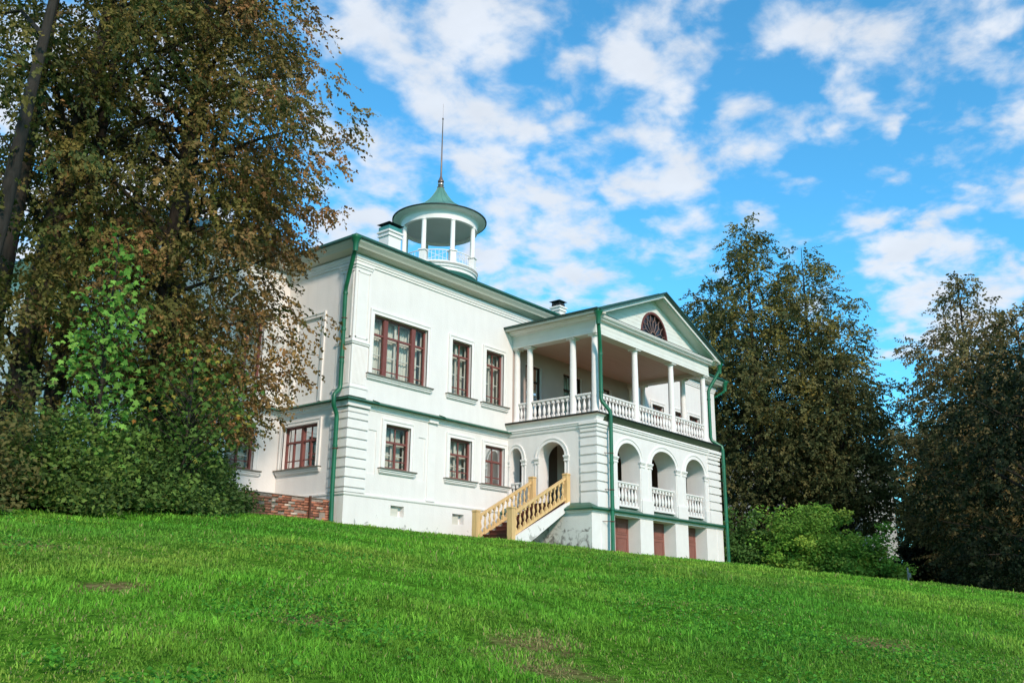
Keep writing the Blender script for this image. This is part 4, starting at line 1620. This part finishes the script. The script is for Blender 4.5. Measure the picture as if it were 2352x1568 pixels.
def make_tree(name, base, trunk_pts, trunk_r, prof, ncl, per, leaf, pal, wts, label, cat="tree", group=None, bark=M_BARK, seed=1, clr=(.55, 1.15), zmin=None,
              grad=None, flat=.55, limbs=60, hang=-.55, holes=0.0, trunks=None, ysq=1.0):
    """prof: [(height above base, crown radius)]; foliage in clumps at the ends of limbs"""
    rg = np.random.default_rng(seed)
    t = empty(name, base)
    tag(t, label, cat, group)
    B = np.array(base)
    zz = np.array([p[0] for p in prof])
    zs = np.linspace(zz[0], zz[-1], 200)
    wgt = profile_r(prof, zs) ** 1.25
    z = np.minimum(rg.choice(zs, ncl, p=wgt / wgt.sum()) + rg.normal(size=ncl) * .15, zz[-1] - .5)
    th = rg.uniform(0, 2 * np.pi, ncl)
    lob = 1 + .16 * np.sin(3 * th + seed) * np.sin(z * .9 + seed) + .12 * np.sin(5 * th + z * 1.7)
    rad = profile_r(prof, z) * np.sqrt(rg.uniform(.04, 1, ncl)) * lob
    # axis follows the trunk
    tp = np.array(trunk_pts)
    axx = np.interp(z, tp[:, 2], tp[:, 0])
    axy = np.interp(z, tp[:, 2], tp[:, 1])
    C_ = np.stack([axx + rad * np.cos(th), axy + ysq * rad * np.sin(th), z - .12 * rad], -1)
    if holes:                                             # the crown opens where no bough grows
        hv = np.sin(1.25 * C_[:, 0] + seed) * np.sin(1.15 * C_[:, 1] + 2 * seed) + np.sin(1.05 * C_[:, 2] + .8 * C_[:, 0] + seed) * .9
        k_ = hv > np.quantile(hv, holes)
        C_, z, th, rad = C_[k_], z[k_], th[k_], rad[k_]
        ncl = len(z)
    cr_ = rg.uniform(clr[0], clr[1], ncl) * np.clip(profile_r(prof, z) / 2.2, .55, 1)
    # trunk and limbs
    tb = MB()
    tb.tube(trunk_pts, trunk_r, 12)
    for extra in (trunks or []):
        tb.tube(extra[0], extra[1], 10)
    for i in rg.choice(ncl, min(limbs, ncl), replace=False):
        zt_ = max(tp[0, 2] + 1.2, z[i] - .35 * rad[i] - rg.uniform(.3, 1.5))
        p0 = np.array([np.interp(zt_, tp[:, 2], tp[:, 0]), np.interp(zt_, tp[:, 2], tp[:, 1]), zt_])
        p2 = C_[i]
        p1 = (p0 + p2) / 2 + np.array([0, 0, .25]) + rg.normal(size=3) * .15
        r0 = .03 + .012 * rad[i]
        tb.tube([p0, p1, p2], [r0, r0 * .65, r0 * .2], 5, False)
    tro = tb.build("trunk", bark, t, 60, recalc=False)
    # hanging sprays: every clump carries twigs, every twig a row of leaves
    lpt = 9
    ntw = max(4, per // lpt)
    tci = np.repeat(np.arange(ncl), ntw)
    nt_ = len(tci)
    off = unit(rg.normal(size=(nt_, 3))) * (rg.uniform(0, 1, (nt_, 1)) ** .5) * cr_[tci][:, None]
    off[:, 2] *= flat
    off[:, 2] -= .18 * (off[:, 0] ** 2 + off[:, 1] ** 2)
    outw = np.stack([np.cos(th), np.sin(th), np.zeros(ncl)], -1)[tci]
    td = unit(unit(off) * .6 + outw * .5 + rg.normal(size=(nt_, 3)) * .35 + np.array([0, 0, hang]))
    tl = leaf * rg.uniform(2.2, 4.2, nt_)
    tn = unit(rg.normal(size=(nt_, 3)) * .75 + outw * .35 + np.array([0, 0, .75]))
    ti = np.repeat(np.arange(nt_), lpt)
    fr_ = np.tile((np.arange(lpt) + .3) / lpt, nt_) + rg.normal(size=nt_ * lpt) * .04
    n = len(ti)
    ci = tci[ti]
    sidev = np.cross(td, tn)
    alt_ = np.tile(np.where(np.arange(lpt) % 2, 1.0, -1.0), nt_)[:, None]
    cent = C_[ci] + off[ti] + td[ti] * (fr_ * tl[ti])[:, None] + sidev[ti] * alt_ * leaf * .32 + rg.normal(size=(n, 3)) * leaf * .14
    cent[:, 2] -= .25 * leaf * fr_ ** 2 * 3
    l_ax = td[ti] * .55 + sidev[ti] * alt_ * .7 + rg.normal(size=(n, 3)) * .3 + np.array([0, 0, -.25])
    l_nr = tn[ti] + rg.normal(size=(n, 3)) * .35
    clc = mixcols(ncl, pal, wts, rg, .22)
    if grad is not None:
        g = np.clip(grad(C_ + B), 0, 1)[:, None]
        alt = mixcols(ncl, grad.pal, grad.w, rg, .22)
        pick = rg.uniform(size=(ncl, 1)) < g
        clc = np.where(pick, alt, clc)
    col = clc[ci] * .85 + mixcols(nt_, pal, wts, rg, .3)[ti] * .15
    col *= rg.uniform(.78, 1.2, (n, 1)) * rg.uniform(.8, 1.2, (nt_, 1))[ti]
    if zmin is not None:
        keep = cent[:, 2] > zmin
        cent, col, l_ax, l_nr = cent[keep], col[keep], l_ax[keep], l_nr[keep]
    co, tri, c = leaves(cent, leaf, .68, col, rg=rg, axis=l_ax, norm=l_nr)
    np_mesh("crown", co, tri, M_LEAF, t, c)
    return t


class Grad:
    def __init__(s, f, pal, w):
        s.f, s.pal, s.w = f, pal, w

    def __call__(s, p):
        return s.f(p)


OLIVE = [(.11, .115, .03), (.15, .135, .035), (.19, .15, .04)]
BROWN = [(.29, .172, .062), (.24, .152, .058), (.33, .165, .068), (.18, .14, .048)]
DKGREEN = [(.06, .08, .025), (.08, .10, .03), (.11, .11, .034)]
BRIGHT = [(.15, .33, .055), (.2, .38, .065), (.11, .24, .045)]

# left lindens in front of the wing
b3 = (-8.3, -2.6)
z3 = gz(*b3)
make_tree("linden_tree", (b3[0], b3[1], z3 - .2), [(0, 0, 0), (.1, .1, 3), (.05, .15, 7), (.25, .1, 11), (.3, .2, 15), (.3, .2, 21)], [.42, .34, .27, .2, .12, .03],
          [(2.0, 1.2), (3.0, 2.7), (4.5, 3.3), (6.5, 3.6), (9, 3.9), (11, 4.1), (12.3, 3.6), (13.5, 2.95), (15, 2.5), (17, 2.4), (19, 2.2), (22, 1.0)], 900, 190, .112,
          BROWN + OLIVE, [3, 3, 2, 2, 1, 1, 1.5], "large broadleaf tree with brown turning leaves overlapping the house's left corner", seed=3,
          grad=Grad(lambda p: .5 - .12 * (p[:, 0] + 9) + .0 * p[:, 1], OLIVE, [1, 1, 1]), limbs=110, holes=.2)
b2 = (-11.3, -1.9)
z2 = gz(*b2)
make_tree("linden_tree", (b2[0], b2[1], z2 - .2), [(0, 0, 0), (.2, .3, 3), (.5, .6, 7), (.9, .6, 11), (1.2, .7, 15), (1.3, .6, 21)], [.40, .33, .27, .2, .12, .03],
          [(2.2, .8), (3.5, 2.2), (6, 3.1), (9, 3.6), (12, 4.0), (15, 3.9), (18, 3.2), (22, 1.2)], 270, 170, .115,
          OLIVE + DKGREEN[2:], [2, 2, 2, 2], "tall dark-trunked tree with olive leaves between the leaning trunk and the brown tree", seed=5,
          grad=Grad(lambda p: .25 + 0 * p[:, 0], BROWN, [1, 1, 1, 1]), limbs=90, holes=.3, trunks=[([(.9, .3, 0), (1.0, .4, 4), (1.25, .5, 9), (1.5, .6, 16)], [.24, .2, .14, .03]), ([(-.8, -.2, 0), (-.75, -.1, 4), (-.55, .1, 9), (-.4, .2, 16)], [.22, .18, .13, .03])])
b1 = (-13.8, -4.4)
z1_ = gz(*b1)
make_tree("linden_tree", (b1[0], b1[1], z1_ - .2), [(.1, -.2, 0), (.3, -.3, 3), (.53, -.36, 5.6), (.66, -.38, 8.4), (.9, -.3, 12), (1.0, -.2, 20)], [.22, .18, .145, .115, .08, .02],
          [(3.5, .8), (5, 1.9), (8, 2.8), (11, 3.3), (14, 3.4), (17, 2.8), (21, 1.0)], 200, 170, .11,
          OLIVE + DKGREEN, [2, 2, 1, 1, 1, 1], "tree with a bare leaning trunk at the far left edge", seed=8, bark=M_BARKG, limbs=12, holes=.3)

# sapling with big bright leaves, in front of the lindens
bs_ = (-11.6, -6.3)


def maple(name, base, h, prof, ncl, per, size, pal, wts, label, seed, cat="tree"):
    rg = np.random.default_rng(seed)
    t = empty(name, base)
    tag(t, label, cat)
    zs = np.linspace(prof[0][0], prof[-1][0], 100)
    w_ = profile_r(prof, zs) ** 1.4
    z = rg.choice(zs, ncl, p=w_ / w_.sum())
    th = rg.uniform(0, 2 * np.pi, ncl)
    rad = profile_r(prof, z) * np.sqrt(rg.uniform(.05, 1, ncl))
    C_ = np.stack([rad * np.cos(th), rad * np.sin(th), z], -1)
    tb = MB()
    tb.tube([(0, 0, -.2), (.05, .05, h * .5), (.0, .0, h * .95)], [.06, .04, .012], 8)
    for c in C_[:: 2]:
        zz = max(.2, c[2] - .5 * math.hypot(c[0], c[1]) - .15)
        tb.tube([(0.03, .03, zz), tuple(c)], [.018, .006], 4, False)
    tb.build("trunk", M_BARK, t, 60, recalc=False)
    ci = np.repeat(np.arange(ncl), per)
    cent = C_[ci] + rg.normal(size=(len(ci), 3)) * np.array([.26, .26, .2])
    col = mixcols(len(ci), pal, wts, rg, .3)
    co, tri, c = maple_leaves(cent, size, col, rg)
    np_mesh("crown", co, tri, M_LEAF, t, c)


maple("maple_sapling", (bs_[0], bs_[1], gz(*bs_)), 5.2, [(.6, .6), (2, .7), (3.3, .58), (4.4, .4), (5.5, .12)], 110, 10, .19, BRIGHT, [2, 2, 1],
      "young maple with large bright green leaves in front of the dark trunks", 21)
by_ = (-9.6, -6.2)
maple("maple_sapling", (by_[0], by_[1], gz(*by_)), 3.6, [(.8, .6), (1.8, 1.3), (2.8, 1.2), (3.6, .3)], 110, 10, .165, [(.10, .18, .035), (.3, .26, .045), (.07, .13, .025), (.36, .16, .04)], [3, .8, 4, .2],
      "low maple with yellowing leaves beside the bright green one", 22)


def make_bush(name, base, rx, ry, h, ncl, per, leaf, pal, wts, label, seed, cat="bush", group=None, rot=0.0, cl=(.35, .7), dome=.75):
    rg = np.random.default_rng(seed)
    t = empty(name, base)
    tag(t, label, cat, group)
    d = unit(rg.normal(size=(ncl, 3)))
    d[:, 2] = np.abs(d[:, 2])
    rr_ = rg.uniform(.25, 1, (ncl, 1)) ** .45
    lob = 1 + .14 * np.sin(4 * np.arctan2(d[:, 1], d[:, 0]) + seed)[:, None] + rg.normal(size=(ncl, 1)) * .05
    P = d * rr_ * lob * np.array([rx, ry, h])
    low = rg.uniform(size=ncl) < .35
    P[low, 2] *= rg.uniform(.1, .7, low.sum())
    P[:, 2] *= rg.uniform(.6, 1.25, ncl)
    P[:, :2] *= rg.uniform(.8, 1.12, (ncl, 1))
    P[:, 2] += .15
    cr0, sr0 = math.cos(rot), math.sin(rot)
    P[:, :2] = P[:, :2] @ np.array([[cr0, sr0], [-sr0, cr0]])
    gx = ground_z(P[:, 0] + base[0], P[:, 1] + base[1]) - base[2]
    P[:, 2] += gx
    tb = MB()
    for i in range(0, ncl, 3):
        p = P[i]
        k = rg.uniform(.1, .35)
        tb.tube([(p[0] * k, p[1] * k, gx[i] * k - .1), (p[0] * .7, p[1] * .7, p[2] * .5 + gx[i] * .3), tuple(p)], [.03, .02, .008], 4, False)
    tb.build("stem", M_BARK, t, 60, recalc=False)
    ci = np.repeat(np.arange(ncl), per)
    n = len(ci)
    off = unit(rg.normal(size=(n, 3))) * rg.uniform(0, 1, (n, 1)) ** .5 * rg.uniform(cl[0], cl[1], ncl)[ci][:, None]
    off[:, 2] *= .6
    cent = P[ci] + off
    g2 = ground_z(cent[:, 0] + base[0], cent[:, 1] + base[1]) - base[2]
    cent[:, 2] = np.maximum(cent[:, 2], g2 + .05 + rg.uniform(0, .15, n))
    col = mixcols(ncl, pal, wts, rg, .2)[ci] * .75 + mixcols(n, pal, wts, rg, .35) * .25
    co, tri, c = leaves(cent, leaf, .62, col, droop=.25, upbias=.45, rg=rg)
    np_mesh("foliage", co, tri, M_LEAF, t, c)
    return t


def on_ground(x, y):
    return (x, y, gz(x, y) - .02)


GRP = "shrubs under the left trees"
make_bush("shrub", on_ground(-14.4, -7.0), 1.5, 1.4, 2.9, 130, 80, .098, [(.14, .125, .04), (.18, .14, .05), (.1, .13, .04)], [2, 1, 2], "brownish shrub at the left edge of the lawn", 31, group=GRP)
make_bush("shrub", on_ground(-12.4, -6.6), 1.3, 1.2, 1.6, 120, 100, .098, [(.11, .175, .038), (.17, .25, .05), (.06, .10, .027)], [2, 2, 2], "light green shrub at the foot of the bright green maple", 32, group=GRP)
make_bush("shrub", on_ground(-10.3, -5.9), 1.5, 1.2, 1.9, 130, 100, .098, [(.10, .17, .038), (.16, .25, .05), (.055, .10, .027)], [2, 2, 2], "mid green shrub below the yellowing maple", 33, group=GRP)
make_bush("shrub", on_ground(-8.1, -3.5), 1.6, 1.4, 3.0, 130, 100, .105, [(.055, .10, .03), (.08, .14, .038), (.12, .19, .045)], [2, 2, 1], "tall dark green shrub before the wing's lower window", 34, group=GRP)
make_bush("shrub", on_ground(-6.6, -2.4), 1.0, 1.0, 1.5, 90, 85, .1, [(.06, .1, .03), (.08, .125, .035)], [2, 2], "small dark shrub touching the end of the brick wall", 35, group=GRP)

# right-hand trees behind the house
TG = "trees behind the right end of the house"
ang = math.atan2(0.612, 0.744)


def far_tree(dx, dist, prof, pal, wts, label, seed, ncl, per, leaf, lean=0.0, name="linden_tree", grad=None, clr=(.6, 1.2), limbs=50, group=TG):
    """dx: bearing of the trunk in degrees right of the camera's heading, dist: metres from the lawn's lower edge"""
    a = math.atan2(fwd.y, fwd.x) - R_(dx)
    x, y = CAM.x + math.cos(a) * dist, CAM.y + math.sin(a) * dist
    h = prof[-1][0]
    make_tree(name, (x, y, gz(x, y) - .2), [(0, 0, 0), (.1, .1, h * .3), (lean * .5, .0, h * .6), (lean, 0, h * .98)], [.38, .26, .11, .015], prof, ncl, per, leaf, pal, wts, label, group=group, seed=seed,
              clr=clr, limbs=limbs, grad=grad, hang=-.2)


DARKMIX = [(.078, .09, .034), (.10, .108, .04), (.125, .122, .044), (.155, .135, .05)]
GOLD = Grad(lambda p: np.clip((p[:, 2] - 6) * .04, 0, .45), [(.27, .22, .055), (.21, .18, .05)], [1, 1])
far_tree(15.0, 58, [(2, 2.2), (4, 4.2), (7, 5.4), (11, 5.1), (15, 3.9), (18.5, 2.2), (21.2, .9), (23.0, .25)], DARKMIX, [2, 3, 2, 1], "tallest pointed tree rising behind the portico's gable", 41, 760, 100, .17, grad=GOLD)
far_tree(18.3, 60, [(2, 2.2), (5, 4.4), (9, 4.9), (13, 4.4), (17, 3.0), (20.3, 1.1), (21.6, .3)], DARKMIX, [2, 3, 2, 1], "round-topped tree standing just right of the tallest pointed one", 42, 640, 100, .17, grad=GOLD)
far_tree(12.6, 62, [(3, 2.0), (6, 3.4), (10, 3.6), (14, 3.0), (18, 1.8), (20, .6)], DARKMIX, [2, 3, 2, 1], "thin tree half hidden by the gable, left of the tallest pointed one", 43, 380, 95, .17)
far_tree(19.7, 56, [(3, 1.2), (5, 2.4), (7.5, 2.7), (10, 2.3), (12.3, 1.2), (13.3, .4)], DARKMIX, [3, 3, 1.5, 1], "lower dark tree over the right-hand bush", 44, 340, 95, .17, grad=GOLD)
RUST = [(.23, .18, .075), (.18, .15, .065), (.14, .125, .05), (.27, .18, .07)]
far_tree(26.8, 54, [(2, 2.0), (5, 3.8), (8, 4.2), (11, 3.7), (13.5, 2.6), (15.6, 1.3), (17.2, .3)], RUST, [2, 2, 2, 1], "sparse rust-brown tree right of the gap of sky", 45, 520, 95, .16)
far_tree(29.5, 50, [(1, 2.5), (4, 4.2), (8, 4.6), (11, 3.8), (14, 1.2)], RUST + DARKMIX[:2], [2, 2, 2, 2, 1, 1], "orange-brown tree at the right edge, behind the dark one", 46, 480, 95, .17)
far_tree(29.8, 40, [(.6, 2.6), (3, 4.0), (5.5, 4.2), (8, 3.0), (10.2, .8)], [(.014, .024, .011), (.02, .03, .013), (.028, .036, .014)], [2, 2, 1], "near black-green tree filling the right edge", 47, 300, 80, .17)  # shade from out of view is put into these near-black leaf colours
far_tree(26.0, 66, [(.5, 3.4), (4, 4.2), (8, 4.2), (12, 1.8)], DARKMIX[:2], [1, 1], "dense dark tree closing the gap above the sign post", 48, 230, 75, .25)
far_tree(24.6, 84, [(.5, 4), (4, 5), (8, 4.4), (10, 2)], DARKMIX[:2], [1, 1], "dense dark tree far behind the white outbuilding's corner", 49, 230, 75, .25)
far_tree(29.0, 64, [(.5, 4), (4, 5.5), (8, 5), (12, 2)], DARKMIX[:2], [1, 1], "dense dark tree far back at the right edge", 50, 230, 75, .25)

far_tree(23.2, 100, [(.2, 5), (6, 6.5), (11, 6.5), (15, 4.5), (17.5, 1.5)], DARKMIX[:2], [1, 1], "dark tree farthest back, seen low between the outbuilding and the sign post", 51, 230, 75, .3)
bx_, by2 = 22.2, -5.6
make_bush("shrub", on_ground(22.9, -6.9), 3.5, 2.4, 3.0, 360, 100, .16, [(.16, .33, .05), (.2, .39, .055), (.32, .44, .07), (.10, .21, .035)], [2, 2, 1.5, 1], "big rounded light green bush on the lawn's edge right of the house", 61, rot=-.7, cl=(.4, .8))
make_bush("shrub", on_ground(21.2, -3.6), 2.2, 1.6, 2.1, 140, 85, .17, [(.07, .15, .035), (.09, .18, .04)], [1, 1], "darker low bush between the light green bush and the house corner", 62, rot=-.7)
make_bush("shrub", on_ground(25.5, -13.2), 2.2, 1.6, 2.0, 130, 85, .15, [(.02, .03, .013), (.03, .04, .018), (.05, .055, .025)], [2, 2, 1], "sparse dark undergrowth bush at the right edge", 63, rot=-.7)  # shade of the wood put into dark leaf colours, next two bushes too
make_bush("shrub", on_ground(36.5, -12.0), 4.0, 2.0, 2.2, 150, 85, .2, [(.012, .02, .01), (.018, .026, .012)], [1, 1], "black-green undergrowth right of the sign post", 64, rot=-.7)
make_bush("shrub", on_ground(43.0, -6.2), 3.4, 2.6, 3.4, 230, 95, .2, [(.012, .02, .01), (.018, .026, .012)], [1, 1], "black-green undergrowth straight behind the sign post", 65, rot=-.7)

# white outbuilding glimpsed behind the right-hand bush
ob = empty("outbuilding", (47.6, 0.25, 0))
tag(ob, "pale plastered outbuilding whose corner shows between the right-hand bush and the dark trees", "building")
w = MB()
zb = gz(48.6, -2.2) - 1.5
wall(w, (0, 0, 0), (0, 1, 0), (-1, 0, 0), 0, 14, zb, 8.6, [op(2.2 + 3.4 * i, 3.4 + 3.4 * i, z, z + 1.7, .15) for i in range(4) for z in (1.2, 5.2)])
wall(w, (0, 0, 0), (1, 0, 0), (0, -1, 0), 0, 9, zb, 8.6)
wall(w, (9, 0, 0), (0, 1, 0), (1, 0, 0), 0, 14, zb, 8.6)
wall(w, (0, 14, 0), (1, 0, 0), (0, 1, 0), 0, 9, zb, 8.6)
w.build("wall", material("tree_shaded_plaster", (0.42, 0.42, 0.40), .9, .15, 1.0), ob)  # tree shade on the pale wall is put into this grey
r = MB()
r.add([(-.5, -.5, 8.6), (9.5, -.5, 8.6), (9.5, 14.5, 8.6), (-.5, 14.5, 8.6), (4.5, 4, 11), (4.5, 10, 11)], [(0, 1, 4), (1, 2, 5, 4), (2, 3, 5), (3, 0, 4, 5), (3, 2, 1, 0)])
r.build("roof", M_ROOF, ob)
for i in range(4):
    for z in (1.2, 5.2):
        g = MB()
        u = 2.2 + 3.4 * i
        g.box(.1, .16, u, u + 1.2, z, z + 1.7)
        wo = g.build("window", M_DARKGLASS, ob)
        f = MB()
        f.box(.06, .1, u + .57, u + .63, z, z + 1.7)
        f.box(.06, .1, u, u + 1.2, z + 1.1, z + 1.16)
        f.build("window_frame", M_TRIM, wo)

sg = empty("sign_post", on_ground(23.1, -10.45))
tag(sg, "small grey board on a short post at the dark edge of the trees", "sign")
b = MB()
b.tube([(0, 0, -.3), (.02, 0, .78)], .035, 8)
b.build("post", M_SIGN, sg)
b = MB()
b.prism([(-.09, -.05, .36), (.10, -.1, .36), (.10, -.1, .56), (-.09, -.05, .56)], (.012, .03, 0))
b.build("sign_board", M_SIGN, sg)


# ------------------------------------------------------------------ grass
def fbm(x, y, s, seed):
    r = np.random.default_rng(seed)
    v = np.zeros_like(x)
    for i in range(5):
        a, b, c, d = r.uniform(-1, 1, 2), r.uniform(-1, 1, 2), *r.uniform(0, 6.28, 2)
        f = s * 1.8 ** i
        v += (np.sin(f * (x * a[0] + y * a[1]) + c) * np.sin(f * (x * b[0] + y * b[1]) + d)) * .62 ** i
    return v


def build_grass(nb):
    th0 = math.atan2(fwd.y, fwd.x)
    u = rng.uniform(0, 1, nb)
    r = 4.0 * (62.0 / 4.0) ** u
    th = th0 + rng.uniform(-.92, .92, nb)
    x = CAM.x + r * np.cos(th)
    y = CAM.y + r * np.sin(th)
    keep = np.ones(nb, bool)
    keep &= ~((x > -.05) & (x < XR) & (y > -.03))
    keep &= ~((x > BXL) & (x < BXR) & (y > BY - .02))
    keep &= ~((x > 5.05) & (x < 8) & (y > YN) & (y < YF))
    keep &= ~((x > xw0) & (x < 0) & (y > .42))
    keep &= ~(y > 3.5)
    x, y, r = x[keep], y[keep], r[keep]
    # thin patches of bare soil
    bare = fbm(x, y, .55, 3) + .6 * fbm(x, y, 1.7, 9)
    near = np.clip((17 - r) / 8, 0, 1)
    p = np.clip(1.1 - np.clip(bare - .75, 0, 1) * 1.1 * (.25 + .75 * near), .42, 1)
    pat = np.zeros(len(x))
    for px_, py_, pr2 in PATCH:
        dd = np.hypot(x - px_, y - py_) / pr2 + .35 * fbm(x, y, 3.0, 41)
        pat = np.maximum(pat, np.clip(1.3 - dd, 0, 1))
    p = p * (1 - .3 * pat)
    k = rng.uniform(size=len(x)) < p
    x, y, r, bare, pat = x[k], y[k], r[k], bare[k], pat[k]
    n = len(x)
    z = ground_z(x, y)
    tall = .72 + .28 * np.clip(fbm(x, y, .9, 5) * .8 + .5, 0, 1)
    h = (.036 + .045 * rng.uniform(size=n) ** 1.5) * tall * (1 - .35 * np.clip(bare - .3, 0, 1)) * np.where(r > 14, 1.15, 1.0)
    h *= 1 - .3 * pat
    cl2 = fbm(x, y, 5.5, 51)
    cl3 = fbm(x, y, 13.0, 53)
    h *= np.clip(1 + .35 * cl2 + .25 * cl3, .35, 1.8)
    foot = ((y > -.6) & (y < .5) & (x > -.3) & (x < 8.3)) | ((y > BY - .6) & (y < BY) & (x > BXL - .5) & (x < BXR + .5)) | ((x > BXL - .6) & (x < BXL) & (y > BY))
    h *= np.where(foot, 1.5, 1.0)
    tuft = rng.uniform(size=n) < .04
    h[tuft] *= 1.7
    wdt = .0038 + .0008 * r * rng.uniform(.6, 1.2, n)
    az = rng.uniform(0, 2 * np.pi, n)
    ld = rng.uniform(.25, 1.15, n)
    d = np.stack([np.cos(az), np.sin(az)], -1)
    # blade faces mostly random
    fa = rng.uniform(0, 2 * np.pi, n)
    s = np.stack([np.cos(fa), np.sin(fa)], -1)
    b0 = np.stack([x, y, z - .01], -1)
    mid = b0 + np.concatenate([d * (h * ld * .25)[:, None], (h * .62)[:, None]], 1)
    tip = b0 + np.concatenate([d * (h * ld * .85)[:, None], (h * (1.02 - .5 * ld ** 2))[:, None]], 1)
    S = np.concatenate([s * (wdt / 2)[:, None], np.zeros((n, 1))], 1)
    co = np.stack([b0 - S, b0 + S, mid - S * .8, mid + S * .8, tip], 1).reshape(-1, 3)
    i = np.arange(n)[:, None] * 5
    tri = np.concatenate([i + np.array([[0, 1, 3]]), i + np.array([[0, 3, 2]]), i + np.array([[2, 3, 4]])], 0)
    base = np.array([[.145, .365, .032]])
    dry = np.array([[.29, .385, .06]])  # dry grass, also the sunlit tint painted on the right
    straw = np.array([[.34, .32, .12]])
    dark = np.array([[.08, .26, .028]])
    f1 = np.clip(fbm(x, y, .35, 12) * .6 + .28 + .3 * fbm(x, y, 1.3, 14) + np.clip((x - 2) * .03, 0, .4) + .3 * near[k], 0, 1)[:, None]  # rightward x term paints sunlit yellow into the grass colour
    col = base * (1 - f1 * .75) + dry * f1 * .75
    f2 = np.clip(fbm(x, y, .5, 17) * .6 + .1, 0, .6)[:, None]
    col = col * (1 - f2) + dark * f2
    col = col * np.clip(1 + .09 * fbm(x, y, 1.1, 61) + .18 * cl2 + .16 * cl3, .4, 1.5)[:, None]
    st_ = (rng.uniform(size=n) < .025 + .15 * np.clip(bare - .35, 0, 1) + .45 * pat)[:, None]
    col = np.where(st_, straw, col)
    col = col * rng.uniform(.65, 1.35, (n, 1))
    c = np.repeat(col, 5, axis=0)
    return co, tri, c


def build_weeds(nw):
    th0 = math.atan2(fwd.y, fwd.x)
    r = 4.0 * (22.0 / 4.0) ** rng.uniform(0, 1, nw)
    th = th0 + rng.uniform(-.7, .7, nw)
    x = CAM.x + r * np.cos(th)
    y = CAM.y + r * np.sin(th)
    k = fbm(x, y, .8, 31) + .5 * fbm(x, y, 2.2, 32) > .45
    x, y = x[k], y[k]
    n = len(x)
    cent = np.stack([x, y, ground_z(x, y) + rng.uniform(.03, .12, n)], -1)
    col = mixcols(n, [(.10, .32, .03), (.15, .38, .035), (.07, .24, .03)], [2, 1, 2], rng, .3)
    return leaves(cent, .036, .75, col, droop=-.1, upbias=1.6)


g1 = build_grass(1150000)
g2 = build_weeds(90000)
co = np.concatenate([g1[0], g2[0]])
tri = np.concatenate([g1[1], g2[1] + len(g1[0])])
cc_ = np.concatenate([g1[2], g2[2]])
go = np_mesh("grass", co, tri, M_GRASS, None, cc_)
tag(go, "uneven green lawn grass with weeds and dry patches", "grass", kind='stuff')
